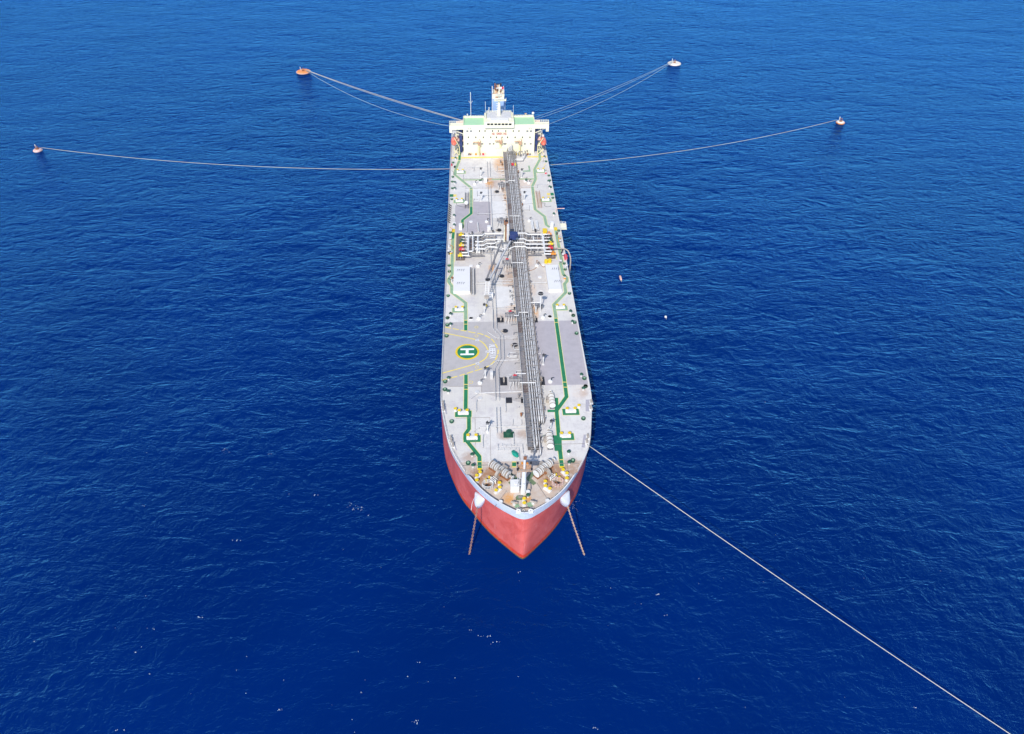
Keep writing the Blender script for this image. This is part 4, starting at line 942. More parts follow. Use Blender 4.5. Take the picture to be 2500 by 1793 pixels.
# chain gypsies, stoppers and hawse cages
for r, gx, gy, sx, sy, hx, hy in (('a7', 1320, 620, 1140, 790, 960, 930), ('a8', 740, 560, 930, 690, 1100, 850)):
    g, st, hw = P(r, gx, gy), P(r, sx, sy), P(r, hx, hy); d = (hw - g).normalized()
    ang = math.atan2(d.y, d.x); s = SB(); nrm = Vector((-d.y, d.x, 0))
    s.tube([g - nrm * .35 + Vector((0, 0, 1.5)), g + nrm * .35 + Vector((0, 0, 1.5))], 1.35, 'winch', 20)
    s.tube([g - nrm * .8 + Vector((0, 0, 1.5)), g + nrm * .8 + Vector((0, 0, 1.5))], .45, 'rust', 10); s.build('chain_gypsy', at=g)
    s = SB(); s.box(st, (2.2, 1.2, .7), 'winch', ang); s.beam(st + nrm * .8 + Vector((0, 0, .3)), st + nrm * .8 + Vector((0, 0, 1.6)), .3, .3, 'white'); s.beam(st - nrm * .8 + Vector((0, 0, .3)), st - nrm * .8 + Vector((0, 0, 1.6)), .3, .3, 'white')
    for i in range(4): s.beam(st + d * (i * .5 - .8) - nrm * .8 + Vector((0, 0, 1.2)), st + d * (i * .5 - .8) + nrm * .8 + Vector((0, 0, 1.2)), .16, .16, 'white')
    s.build('chain_stopper', at=st)
    s = SB(); n = 26; p0 = g + Vector((0, 0, 1.4)); p1 = hw + Vector((0, 0, .2))
    for i in range(n):
        u = i / n; c = p0.lerp(p1, u); c.z = D0 + max(.25, 1.6 * (1 - u * 1.6)); w = nrm if i % 2 else Vector((0, 0, 1))
        s.tube([c + w * .16 - d * .22, c + w * .16 + d * .22, c - w * .16 + d * .22, c - w * .16 - d * .22, c + w * .16 - d * .22], .07, 'rust', 4)
    s.build('deck_chain')
    s = SB()
    for q in range(3):
        z = .45 + q * .5; s.tube([hw + Vector((1.5 * math.cos(t_ * math.pi / 6), 1.2 * math.sin(t_ * math.pi / 6), z)) for t_ in range(-6, 6)], .07, 'pink' if r == 'a8' else 'white', 5)
    for t_ in range(-6, 6): s.tube([hw + Vector((1.5 * math.cos(t_ * math.pi / 6), 1.2 * math.sin(t_ * math.pi / 6), 0)), hw + Vector((1.5 * math.cos(t_ * math.pi / 6), 1.2 * math.sin(t_ * math.pi / 6), 1.5))], .06, 'white', 4)
    s.cyl(hw, .9, .12, 'dark', 14); s.build('hawse_cage', at=hw)
    for k in range(2): 
        c = st + nrm * (1.5 if r == 'a8' else -1.6) + d * (k * 1.3 - .2); s = SB(); s.cyl(c, .22, .8, 'yellow', 8); s.cyl(c + Vector((0, 0, .8)), .35, .1, 'yellow', 10); s.build('brake_wheel', at=c)
# green working pads round the windlasses
s = SB()
ribbon(s, PL('a4', 0, 680, 200, 830, 470, 1050, 280, 1190), 1.2, D0 + .026, 'green_olive'); s.build('walkway_marking', deck, label='green strip behind the left windlass')
s = SB(); ribbon(s, PL('a4', 1150, 720, 930, 900, 800, 1050), 1.2, D0 + .026, 'green_olive'); s.build('walkway_marking', deck, label='green strip behind the right windlass'); s = SB(); ribbon(s, PL('a4', 790, 1010, 1000, 1195), 1.2, D0 + .030, 'green_olive'); s.build('walkway_marking', deck, label='short green strip beside the foremast')
s = SB(); 
for (m, z, *xy) in (('line_yellow', .02, 345, 545, 468, 545, 468, 720, 345, 720), ('green', .03, 350, 575, 466, 575, 466, 685, 350, 685)): s.face([(p.x, p.y, D0 + z) for p in PL('a4', *xy)][::-1], m)
s.build('walkway_marking', deck, label='small green square with yellow ends')
# foremast with its house
mb0 = P('a4', 665, 1440); T1 = PYZ('a4', 672, 750, mb0.y); T2 = PYZ('a4', 672, 490, mb0.y); T3 = PYZ('a4', 676, 350, mb0.y)
s = SB(); s.cyl(mb0, .75, T1.z - D0, 'white', 14, .5); s.cyl((mb0.x, mb0.y, T1.z), .3, T2.z - T1.z, 'white', 10); s.cyl((mb0.x, mb0.y, T2.z), .12, T3.z - T2.z, 'steel', 6)
s.cyl((mb0.x, mb0.y - .78, D0 + (T1.z - D0) * .5), .38, .08, 'pipe', 10)
fm = s.build('foremast', smooth=False, label='tall white foremast at the bow')
s = SB(); z = T1.z
s.box((mb0.x, mb0.y, z), (3.6, 2.2, .1), 'rust_pale'); s.box((mb0.x, mb0.y, z + 1.6), (2.2, .3, .2), 'rust_pale')
rail(s, [(mb0.x - 1.8, mb0.y - 1.1, z), (mb0.x + 1.8, mb0.y - 1.1, z), (mb0.x + 1.8, mb0.y + 1.1, z), (mb0.x - 1.8, mb0.y + 1.1, z), (mb0.x - 1.8, mb0.y - 1.1, z)], .9, 1.0, 'winch'); s.build('mast_platform', fm)
for dx, dy, dz in ((-1.7, .9, .9), (1.7, .9, .9), (-1.8, -.9, .6), (1.8, -.9, .6), (.7, .2, 1.4), (-.6, .2, 1.6)):
    s = SB(); c = Vector((mb0.x + dx, mb0.y + dy, z + dz)); s.box(c, (.5, .5, .5), 'dark' if abs(dx) > 1 else 'orange'); s.build('mast_lamp', fm)
s = SB(); s.box((mb0.x + .05, mb0.y, T2.z + .1), (.8, .5, .9), 'rust'); s.build('mast_lamp', fm, label='brown lamp box at the mast top')
s = SB(); lx = mb0.x - 1.35
for dx in (-.3, .3): s.tube([(lx + dx, mb0.y + .2, D0), (lx + dx, mb0.y + .2, T1.z - 1)], .06, 'pipe', 5)
k = D0 + .4
while k < T1.z - 1: s.tube([(lx - .3, mb0.y + .2, k), (lx + .3, mb0.y + .2, k)], .045, 'pipe', 4); k += .5
for f in (.3, .6, .9): s.beam((lx, mb0.y + .2, D0 + (T1.z - D0) * f), (mb0.x, mb0.y, D0 + (T1.z - D0) * f), .1, .1, 'pipe')
s.build('mast_ladder', fm)
a = P('a4', 305, 1435); b = P('a4', 540, 1435); s = SB(); s.box(((a.x + b.x) / 2, a.y + 1.3, D0), (b.x - a.x, 2.5, 2.4), 'hatch_white'); s.box(((a.x + b.x) / 2 + .5, a.y + 1.2, D0 + 2.4), (1.0, .9, .12), 'white'); s.build('mast_house')
s = SB(); c = P('a4', 435, 1150); s.box(c, (.9, .7, .8), 'hatch_white'); s.build('deck_locker', at=c)
s = SB(); c = P('a4', 580, 1590); s.prism([(c.x - 1.0, c.y - .6), (c.x + .8, c.y - .6), (c.x + .8, c.y + .6), (c.x - .8, c.y + .6), (c.x - 1.2, c.y)], D0, D0 + .4, 'green_olive'); s.box(c + Vector((.1, 0, .4)), (1.1, .7, .12), 'pipe_dull'); s.build('fore_hatch', at=c)
s = SB(); c = P('E', 1033, 695); s.box(c, (3.1, 2.1, .3), 'green_dark'); s.cyl(c + Vector((0, .4, .3)), 1.0, .9, 'green_dark', 14, .8); s.build('round_hatch', at=c, label='round dark green hatch on a square base')
for r, x, y, g in (('F', 1060, 715, 1), ('F', 1310, 705, 1)):
    c = P(r, x, y); s = SB(); s.box(c + Vector((.6 if x < 1200 else -.9, -.3, 0)), (1.3, 1.5, .05), 'green_faded', .3); s.cyl(c, .5, .7, 'white', 10); s.tube([c + Vector((-.8, .2, .8)), c + Vector((.9, -.3, .9))], .3, 'winch', 8); s.box(c + Vector((.1, .6, .2)), (.7, .4, .5), 'steel'); s.build('towing_bracket', at=c)
s = SB(); pts = smooth_line([P('F', 1110, 770), P('F', 1170, 772), P('F', 1240, 762), P('F', 1290, 778), P('F', 1360, 785)], 5); s.tube([p + Vector((0, 0, .25)) for p in pts], .14, 'hose', 6); s.build('deck_hose', at=pts[0])
s = SB(); rail(s, [P('F', 1080, 800), P('F', 1130, 790), P('F', 1200, 830)], 1.0, .9, 'white', .04, 2); rail(s, [P('F', 1320, 790), P('F', 1270, 790), P('F', 1240, 830)], 1.0, .9, 'white', .04, 2); s.build('railing')
s = SB()
for x, z in ((1215, 0), ): 
    c0 = P('a4', 770, 1230); c1 = P('a4', 880, 1380); s.tube([c0 + Vector((0, 0, .9)), Vector((c1.x, c0.y, D0 + .9)), c1 + Vector((0, 0, .9))], .1, 'steel', 5); s.tube([c1 + Vector((0, 0, .9)), c1], .1, 'steel', 5); s.tube([c0 + Vector((0, 0, .9)), c0], .1, 'steel', 5)
s.build('pipe_loop')
# seams of raised deck edges (breakwater and drains)
for pts, w in ((PL('E', 400, 1118, 780, 1112), .14), (PL('E', 1590, 1090, 2005, 1088), .14), (PL('E', 1840, 1095, 1875, 1290), .1), (PL('E', 550, 1125, 552, 1300), .08), (PL('E', 1005, 1465, 830, 1700), .1), (PL('E', 1420, 1360, 1560, 1570), .1), (PL('E', 300, 465, 770, 452), .07), (PL('E', 770, 452, 785, 1110), .06), (PL('E', 565, 465, 570, 830), .06), (PL('E', 1660, 825, 2100, 815), .06), (PL('D', 655, 1035, 655, 1130), .06), (PL('D', 210, 1047, 655, 1037), .05)):
    s = SB(); 
    for a, b in zip(pts[:-1], pts[1:]): s.beam(a + Vector((0, 0, .03)), b + Vector((0, 0, .03)), w, .12, 'pipe_dull')
    s.build('deck_coaming', deck)
# anchor bolsters on the bow
for side, r, x, y in ((-1, 'F', 645, 660), (1, 'F', 1715, 640)):
    n_ = 14; R_ = []
    cx, cy = 11.4 * side, 118.9
    out = Vector((side * .62, -.78, 0)).normalized(); tg = Vector((side * .78, .62, 0))
    for i in range(9):
        f = i / 8; z = 16.0 - 4.2 * f; w = 1.75 * (1 - .62 * f ** 1.8); dpt = .3 + 1.7 * math.sin(min(1, f * 1.15) * math.pi * .62) * (1 - .35 * f ** 3)
        c = Vector((cx, cy, z)) - out * 1.0
        R_.append([c + tg * (w * math.cos(math.pi * j / (n_ - 1))) + out * (1.0 + dpt * math.sin(math.pi * j / (n_ - 1))) * (1 if 0 < j < n_ - 1 else .3) for j in range(n_)])
    s = SB(); s.rings(R_, 'bolster', closed=True); s.build('anchor_bolster', smooth=True)
# draught line painted ladder on the left bow
# ---------------------------------------------------------------- accommodation block
YF = 321.4
acc_ = empty('accommodation_block', Vector((0, YF, D0)) - SO, parent=ship); WORLD[acc_.name] = Vector((0, YF, D0))
def abuild(s, name, label=None, parent=None):
    o0 = Vector((0, YF, D0)); s.v = [tuple(Vector(p) - o0) for p in s.v]
    o = MB.build(s, name, parent or acc_, False, label); return o
XL, XR = -16.6, 17.0; ZT = D0 + 14.1; YB = 338.0
roofb = P('A', 700, 650, 14.1).y; YB = roofb
s = SB(); s.box(((XL + XR) / 2, (YF + YB) / 2, D0), (XR - XL, YB - YF, 14.1), 'cream'); abuild(s, 'front_house', label='cream painted accommodation house')
for xa, xb in ((XL + .3, -6.9), (7.0, XR - .3)):
    s = SB(); s.box(((xa + xb) / 2, (YF + YB) / 2, ZT), (xb - xa, YB - YF - .8, .05), 'roof_green'); abuild(s, 'green_roof')
for side, xa, xb in ((-1, -23.0, XL), (1, XR, 23.4)):      # bridge wings
    s = SB(); s.box(((xa + xb) / 2, YF + 1.5, ZT - 2.0), (xb - xa, 3.0, 2.0), 'cream'); xo = xa if side < 0 else xb
    s.box((xo - side * .6, YF + 1.2, ZT - 3.4), (1.3, 2.6, 3.3), 'cream'); abuild(s, 'bridge_wing')
    s = SB(); rail(s, [(xo, YF, ZT), ((XL if side < 0 else XR), YF, ZT)], 1.0, 1.1, 'cream', .05, 3); rail(s, [(xo, YF, ZT), (xo, YF + 3, ZT), ((XL if side < 0 else XR), YF + 3, ZT)], 1.0, 1.1, 'cream', .05, 3); abuild(s, 'wing_railing')
    s = SB(); s.beam((xo - side * 1.2, YF + 1.5, D0 + 11.6), ((XL if side < 0 else XR), YF + 1.5, D0 + 9.4), .3, .3, 'cream')
    for k in range(4): s.box((side * 18.4, YF + 6.5, D0 + 2.7 + 2.9 * k), (3.4, 9, .2), 'pink' if k % 2 else 'cream')
    s.box((side * 17.9, YF + 5.5, D0), (1.4, 7, 11.5), 'navy'); s.tube([(side * 19.9, YF + 2.4, D0), (side * 19.9, YF + 2.4, D0 + 11.3)], .12, 'cream', 6)
    for k in range(7): s.beam((side * (17.4 + .4 * k), YF + .9, D0 + 8.7 + .35 * k), (side * (17.8 + .4 * k), YF + 1.8, D0 + 8.7 + .35 * k), .08, .06, 'pipe')
    abuild(s, 'side_gallery')
rl = SB(); rail(rl, [(XL + .2, YF + 3.2, ZT), (XL + .2, YB - .2, ZT), (-6.9, YB - .2, ZT)], 1.1, 1.3, 'cream', .05, 3); rail(rl, [(XR - .2, YF + 3.2, ZT), (XR - .2, YB - .2, ZT), (7, YB - .2, ZT)], 1.1, 1.3, 'cream', .05, 3); abuild(rl, 'roof_railing')
rl = SB(); rl.box(((XL - 6.9) / 2, YB - .15, ZT), (-6.9 - XL, .2, .7), 'cream'); abuild(rl, 'roof_edge'); rl = SB(); rl.box(((XR + 7) / 2, YB - .15, ZT), (XR - 7, .2, .7), 'cream'); abuild(rl, 'roof_edge'); rl = SB(); rl.box((XL + .1, (YF + YB) / 2, ZT), (.2, YB - YF - .4, .55), 'cream'); abuild(rl, 'roof_edge'); rl = SB(); rl.box((XR - .1, (YF + YB) / 2, ZT), (.2, YB - YF - .4, .55), 'cream'); abuild(rl, 'roof_edge')
# windows of the front wall
def win(x, y, w, h, m='glass'):
    c = PYZ('A', x, y, YF); s = SB(); s.box((c.x, YF - .02, c.z - h / 2), (w, .08, h), m); s.box((c.x, YF - .035, c.z - h / 2 - .12), (w + .2, .05, .1), 'cream'); abuild(s, 'window')
for x in (828, 952, 1044, 1166, 1288, 1380, 738): win(x, 869, .5, .75)
for x in (540, 600, 1518, 1575): win(x, 871, .95, .75, 'steel')
for x in (556, 678, 800, 922, 1014, 1105, 1196, 1318, 1438, 1560): win(x, 972, .5, .75)
for x in (545, 643, 787, 908, 968, 1140, 1163, 1476, 1573): win(x, 1078, .85, .7, 'steel')
c = PYZ('A', 1060, 913, YF)
M4 = Matrix.Translation(Vector((c.x, -.05, c.z - D0))) @ Matrix.Rotation(math.pi / 2, 4, 'X')
text_mesh('NO SMOKING', 'wall_lettering', 'letter_red', M4, acc_, 6.8, 1.05, .02)
for x in (555, 590, 1548, 1578):
    c = PYZ('A', x, 825, YF); s = SB(); s.beam((c.x - .2, YF - .05, c.z + .35), (c.x + .25, YF - .3, c.z - .35), .12, .12, 'steel'); abuild(s, 'wall_lamp')
# posts with rotating hose hoists that stand before the house
for r, x, y in (('A', 728, 1262), ('A', 1390, 1250), ('A', 1072, 1200)):
    b = P(r, x, y); s = SB(); b = Vector((b.x, min(b.y, YF - 1.0), D0)); h = 5.6 if x != 1072 else 6.0
    s.cyl(b, .42, h, 'davit', 10); s.box(b + Vector((.2, 0, h - .6)), (1.3, 1.1, 1.8), 'rust_pale'); s.beam(b + Vector((0, 0, h + .8)), b + Vector((-2.6, -.4, h + 1.0)), .35, .35, 'rust_pale'); s.beam(b + Vector((.2, 0, h)), b + Vector((.5, -.2, h + 2.4)), .25, .25, 'rust_pale'); s.box(b + Vector((.2, -.1, h + .9)), (.6, .5, .9), 'cream'); abuild(s, 'provision_crane')
s = SB(); a = PYZ('A', 1005, 1180, YF - 2.2); b = PYZ('A', 1190, 1120, YF - 2.2)
s.box(((a.x + b.x) / 2, YF - 1.1, D0), (b.x - a.x, 2.2, 3.4), 'cream'); abuild(s, 'deck_house', label='small cream porch at the foot of the house')
s = SB(); rail(s, [(a.x, YF - 2.1, D0 + 3.4), (b.x, YF - 2.1, D0 + 3.4)], .9, .9, 'cream'); abuild(s, 'porch_railing')
for x, m in ((590, 'rust'), (740, 'rust'), (800, 'red'), (1520, 'rust'), (680, 'orange'), (1340, 'yellow'), (1300, 'rust'), (565, 'steel'), (1560, 'steel')):
    c = P('A', x, 1262); s = SB(); c = Vector((c.x, c.y + .3, D0)); s.box(c, (.9, .7, .7), m); s.cyl(c + Vector((.8, .1, 0)), .25, 1.0, 'cream', 8); s.build('gear_box', at=c)
# wheelhouse on top
hx0, hx1 = PYZ('A', 822, 760, YF - 1.2).x, PYZ('A', 1302, 760, YF - 1.2).x; yw = YF - 1.2; zb = PYZ('A', 1060, 820, yw).z; zt = PYZ('A', 1060, 722, yw).z
s = SB(); s.box(((hx0 + hx1) / 2, yw + 5.4, zb), (hx1 - hx0, 10.8, zt - zb), 'cream'); wh = abuild(s, 'wheelhouse', label='central wheelhouse with a row of dark windows')
s = SB(); s.box(((hx0 + hx1) / 2 + .1, yw + 1.6, zt), (8.2, 2.6, .75), 'hatch_white'); s.box(((hx0 + hx1) / 2, yw + 7.2, zt), (hx1 - hx0 - 2.4, 7.5, .6), 'pipe'); abuild(s, 'wheelhouse_roof')
for x in (884, 940, 1003, 1060, 1121, 1177, 1237):
    c = PYZ('A', x, 759, yw); s = SB(); s.box((c.x, yw - .02, c.z - .42), (1.25, .1, .84), 'glass'); s.box((c.x, yw - .04, c.z + .42), (1.4, .06, .1), 'cream'); abuild(s, 'wheelhouse_window')
s = SB(); y2 = yw + 10.8; rail(s, [(hx0 + .6, yw + 3.5, zt), (hx0 + 1.0, y2 - .3, zt), (hx1 - 1.0, y2 - .3, zt), (hx1 - .6, yw + 3.5, zt)], 1.1, 1.1, 'cream', .06, 3); abuild(s, 'roof_railing')
# radar mast
zr = zt + .6; mx = PYZ('A', 1055, 600, yw + 6.5); base = Vector((mx.x, yw + 6.5, zr)); tt = PYZ('A', 1047, 115, yw + 6.5)
s = SB(); s.cyl(base, .85, (tt.z - zr) * .52, 'cream', 10, .55); s.cyl((base.x, base.y, zr + (tt.z - zr) * .52), .45, (tt.z - zr) * .48, 'cream', 8, .2)
for f in (.08, .16, .24, .32, .40): s.box((base.x - .9, base.y - .5, zr + (tt.z - zr) * f), (.9, .2, .15), 'cream')
rm = abuild(s, 'radar_mast', label='cream radar mast above the wheelhouse')
for zz, wx, x_ in ((PYZ('A', 1047, 365, yw + 6.5).z, 5.6, .4), (PYZ('A', 1047, 285, yw + 6.5).z, 4.0, 0)):
    s = SB(); s.box((base.x + x_, base.y - .6, zz), (wx, 1.7, .18), 'cream'); rail(s, [(base.x + x_ - wx / 2, base.y - 1.4, zz), (base.x + x_ + wx / 2, base.y - 1.4, zz), (base.x + x_ + wx / 2, base.y + .2, zz)], .9, .9, 'cream', .06, 2); s.box((base.x + x_, base.y - 1.1, zz + .7), (wx * .65, .3, .35), 'white'); abuild(s, 'mast_platform')
s = SB(); s.box((base.x, base.y, tt.z - 1.6), (2.2, .3, .25), 'white'); s.box((base.x - 1.0, base.y, tt.z - 1.9), (.35, .35, .6), 'white'); s.box((base.x + 1.0, base.y, tt.z - 1.9), (.35, .35, .6), 'white'); abuild(s, 'signal_yard')
for r, x, yb_, yt_, yy, w in (('A', 592, 645, 240, YB - .6, .12), ('A', 833, 600, 390, YB - .6, .07), ('A', 1285, 600, 450, YB - .6, .07), ('A', 1150, 520, 395, YB - .5, .07)):
    b, t = PYZ(r, x + (6 if x < 700 else 2), yb_, yy), PYZ(r, x, yt_, yy); s = SB(); s.tube([(b.x, yy, max(b.z, ZT)), (b.x, yy, t.z)], w, 'white', 6)
    if x == 592: 
        for q in (-1, 1): s.tube([(b.x, yy, b.z + (t.z - b.z) * .56), (b.x + q * .9, yy, b.z + (t.z - b.z) * .66)], .07, 'white', 5)
    abuild(s, 'antenna')
for x, y, rr in ((1610, 578, .62), (540, 598, .28), (1265, 572, .26), (893, 492, .25)):
    c = PYZ('A', x, y, YB - .8); s = SB(); s.ball(c, rr, 'white', 12, 8); s.tube([(c.x, c.y, c.z - rr), (c.x, c.y, min(ZT, c.z - rr - .3))], .14, 'white', 6); s.beam((c.x, c.y, c.z - rr), (c.x - .6, c.y - .6, c.z - rr - 1.3), .07, .07, 'cream'); abuild(s, 'antenna_dome')
s = SB(); c = PYZ('A', 1490, 600, YB - .6); s.beam((c.x - .5, c.y, ZT), (c.x, c.y, ZT + 1.8), .12, .12, 'cream'); s.beam((c.x + .5, c.y, ZT), (c.x, c.y, ZT + 1.8), .12, .12, 'cream'); s.box((c.x, c.y, ZT + 1.6), (1.0, .3, .4), 'rust_pale'); abuild(s, 'antenna')
# funnel behind
yf = YB + 6.0; f0 = PYZ('A', 948, 520, yf).x; f1 = PYZ('A', 1137, 520, yf).x; zft = PYZ('A', 1040, 215, yf).z; zbl = PYZ('A', 1040, 345, yf).z
fc = (f0 + f1) / 2; fw = f1 - f0
s = SB(); s.box((fc, yf + 3.2, D0), (fw + 6, 10, 11), 'cream'); s.build('funnel_casing')
fun = SB(); fun.box((fc, yf + 3, D0 + 11), (fw, 6, zbl - D0 - 11), 'funnel_blue'); fo = fun.build('funnel', label='blue funnel with a cream top behind the radar mast')
s = SB(); s.box((fc, yf + 3, zbl), (fw + .12, 6.1, (zft - zbl) * .62), 'cream'); s.box((fc - fw / 2 - .05, yf + 3, D0 + 11), (.16, 6.2, zft - D0 - 11), 'white'); s.build('funnel_band', fo)
s = SB(); z1 = zbl + (zft - zbl) * .62; s.box((fc - fw / 2 + .15, yf + 3, z1), (.3, 6, zft - z1), 'white'); s.box((fc + fw / 2 - .15, yf + 3, z1), (.3, 6, zft - z1), 'white'); s.box((fc, yf + .15, z1), (fw, .3, (zft - z1) * .3), 'rust_pale'); s.box((fc - .6, yf - .05, zbl + .4), (1.6, .12, 1.4), 'rust_pale'); s.box((fc + 1.2, yf - .05, zbl + .8), (1.1, .12, .9), 'rust_pale')
for dx, dy, rr, m in ((-.9, 1.2, .62, 'soot'), (.9, 1.4, .62, 'soot'), (0, 3.2, .8, 'soot'), (-1.4, 3.8, .35, 'rust'), (1.3, 3.8, .35, 'dark')): s.cyl((fc + dx, yf + dy + 1, z1 - .4), rr, zft - z1 + 1.2 + (dy - 1) * .35, m, 12, mtop='dark')
s.build('exhaust_pipes', fo)
# pipes that run up at the front of the house
s = SB(); a = PYZ('A', 1200, 1150, YF - .6)
for k, x in enumerate(lanes[:4]):
    s = SB(); e = Vector((P('A', 1205 + 18 * k, 1240).x, YF - 2.5, D0 + 1.9)); s.tube([(x, Y1 - 3, D0 + 1.9), e, (e.x, YF - 1.2 - .2 * k, D0 + 3.6 + .5 * k), (e.x - .2, YF - .4, D0 + 3.8 + .5 * k)], .22, 'pipe', 8); s.build('cargo_pipe')
for k in range(5):
    c = P('A', 1310 + 45 * k, 1285 - 10 * (k % 2)); s = SB(); s.tube([c, c + Vector((0, 0, 1.4 + .3 * k)), c + Vector((.9, .5, 2.2 + .2 * k)), c + Vector((1.0, 2.0, 1.2))], .2, 'pipe' if k % 2 else 'pipe_dull', 8); s.box(c + Vector((.2, .3, 0)), (.9, .7, .9), 'steel'); s.build('pump_riser', at=c)
s = SB(); s.tube(lift('B', (1270, 130, 1400, 128, 1440, 60), 1.8), .3, 'white', 8); s.build('cargo_pipe')
c = P('B', 1245, 222, 2.2); s = SB(); s.box(c, (1.0, 1.5, .9), 'red'); s.box(c + Vector((1.3, 0, 0)), (.5, 1.9, .8), 'yellow'); s.build('valve_actuator', at=c)
c = P('b6', 530, 395); s = SB(); s.face([(p.x, p.y, D0 + .03) for p in PL('b6', 505, 300, 545, 300, 560, 425, 400, 425, 400, 405, 525, 395)][::-1], 'green_faded'); s.build('walkway_marking', deck, label='L shaped green pad by the pipe rack')
for r, x, y, m1, m2 in (('B', 275, 703, 'green', 'line_yellow'), ('B', 1880, 680, 'green', 'line_yellow')):
    c = P(r, x, y); s = SB(); s.box(c + Vector((0, 0, .02)), (1.7, 2.4, .01), m1); s.box(c + Vector((1.5 if x < 1000 else -1.7, 0, .02)), (1.4, 2.0, .01), m2); s.build('walkway_marking', deck, label='green and yellow gangway landing mark')

# ================================================================== loose things
def thing(name, loc, label, cat, group=None, rz=0): return empty(name, loc, rz, label, cat, group)
# lifeboats in their davits
for side, r, lab in ((-1, 'A', 'orange enclosed lifeboat hanging in cream davits left of the house'), (1, 'A', 'orange enclosed lifeboat hanging in cream davits right of the house')):
    yl = YF - 1.0; cx_ = PYZ('A', 322 if side < 0 else 1782, 1065, yl)
    t = thing('lifeboat', (cx_.x, yl + 2.5, cx_.z - 1.2), lab, 'lifeboat', 'lifeboats in davits')
    Rg = []; n = 14; Lb = 8.6
    for i in range(13):
        f = i / 12 * 2 - 1; w = 1.45 * math.sqrt(max(0.02, 1 - abs(f) ** 2.6)); 
        Rg.append([Vector((w * math.cos(2 * math.pi * j / n), f * Lb / 2, 1.1 + (1.25 if math.sin(2 * math.pi * j / n) > 0 else 1.15) * w / 1.45 * math.sin(2 * math.pi * j / n))) for j in range(n)])
    s = MB(); s.rings(Rg, 'boat'); s.build('boat_hull', t, True)
    s = MB(); s.rings([[Vector((.95 * math.cos(2 * math.pi * j / 12), .8 * f * 2.4, 1.9 + .75 * max(0, math.sin(2 * math.pi * j / 12)) * (1 - .4 * abs(f)))) for j in range(12)] for f in (-1, -.5, 0, .5, 1)], 'boat_canopy'); s.build('canopy', t, True)
    s = MB(); s.box((0, 2.6, 2.3), (1.0, 1.0, .7), 'white'); s.build('cockpit', t)
    s = MB(); s.tube([(1.42 * math.cos(math.pi * k / 12) * 1.02, 4.25 * math.sin(math.pi * k / 12 - math.pi / 2) , 1.15) for k in range(13)], .07, 'white', 4); s.build('fender_rope', t)
    for dy in (-.2, 5.4):
        s = SB(); X = cx_.x; z0 = D0; inb = side * 18.6
        s.beam((inb, yl + dy, z0), (X + side * .2, yl + dy, z0 + 2.6), .3, .3, 'davit'); s.beam((X + side * .3, yl + dy, z0), (inb + side * .8, yl + dy, z0 + 3.4), .28, .28, 'davit')
        s.beam((inb, yl + dy, z0), (inb, yl + dy, z0 + 4.2), .3, .3, 'davit'); s.beam((inb, yl + dy, z0 + 4.2), (X - side * .3, yl + dy, cx_.z + 2.6), .3, .3, 'davit'); s.beam((X - side * .3, yl + dy, cx_.z + 2.6), (X, yl + dy, cx_.z + 1.4), .15, .15, 'steel'); s.build('lifeboat_davit')
# flag
c = PYZ('A', 1100, 170, yw + 6.5); t = thing('flag', (c.x, c.y, c.z), 'small red and white flag flying beside the radar mast top', 'flag')
s = MB()
for i in range(6):
    for j, (z0_, z1_) in enumerate(((-.55, .55),)):
        x0_, x1_ = -.9 + .3 * i, -.9 + .3 * (i + 1); f0_, f1_ = .12 * math.sin(i), .12 * math.sin(i + 1)
        for yy in (0, .02): s.face([(x0_, f0_ + yy, z0_), (x1_, f1_ + yy, z0_), (x1_, f1_ + yy, z1_), (x0_, f0_ + yy, z1_)], 'white' if i < 3 else 'red')
s.build('cloth', t); s = MB(); s.tube([(-.95, 0, -1.2), (-.95, 0, .8)], .04, 'white', 4); s.build('halyard', t)

# gangways stowed on deck
def gangway(r, xa, ya, xb, yb, w, m, lab):
    a, b = P(r, xa, ya), P(r, xb, yb); L = (b - a).length; d = b - a
    t = thing('gangway', a, lab, 'gangway', 'gangways stowed on deck', math.atan2(d.y, d.x))
    s = MB()
    for y in (-w / 2, w / 2): s.beam((0, y, .35), (L, y, .35), .1, .35, m); s.beam((0, y, 1.0), (L, y, 1.0), .06, .06, m)
    n = int(L / 1.1)
    for i in range(n + 1):
        for y in (-w / 2, w / 2): s.beam((L * i / n, y, .35), (L * i / n, y, 1.0), .07, .07, m)
    s.build('side_rails', t)
    s = MB(); n = int(L / .9)
    for i in range(n): s.box((L * (i + .5) / n, 0, .3), (.12, w, .06), m)
    s.build('treads', t)
gangway('B', 519, 665, 519, 915, 1.5, 'steel', 'long grey gangway lying between the left bollards and walkway')
gangway('B', 1640, 645, 1680, 905, 1.5, 'rust_pale', 'long rusty gangway lying beside the right walkway')
a, b = P('C', 592, 745), P('C', 592, 1140); t = thing('gangway', a, 'solid grey gangway lying beside the left white tank cover', 'gangway', 'gangways stowed on deck', -math.pi / 2)
L = (b - a).length; s = MB(); s.box((L / 2, 0, .35), (L, .9, .1), 'pipe'); s.build('floor', t); s = MB()
for y in (-.5, .5): s.box((L / 2, y, .3), (L, .1, .9), 'dark')
s.build('side_rails', t)
# satellite-like white float on the left gangway
c = P('B', 512, 850); o = MB(); o.ball((0, 0, .9), .95, 'white', 14, 9); o.cyl((0, 0, 0), .5, .3, 'steel', 8); o = o.build('white_fender'); o.location = c; tag(o, 'round white fender ball resting on the left gangway', 'fender')
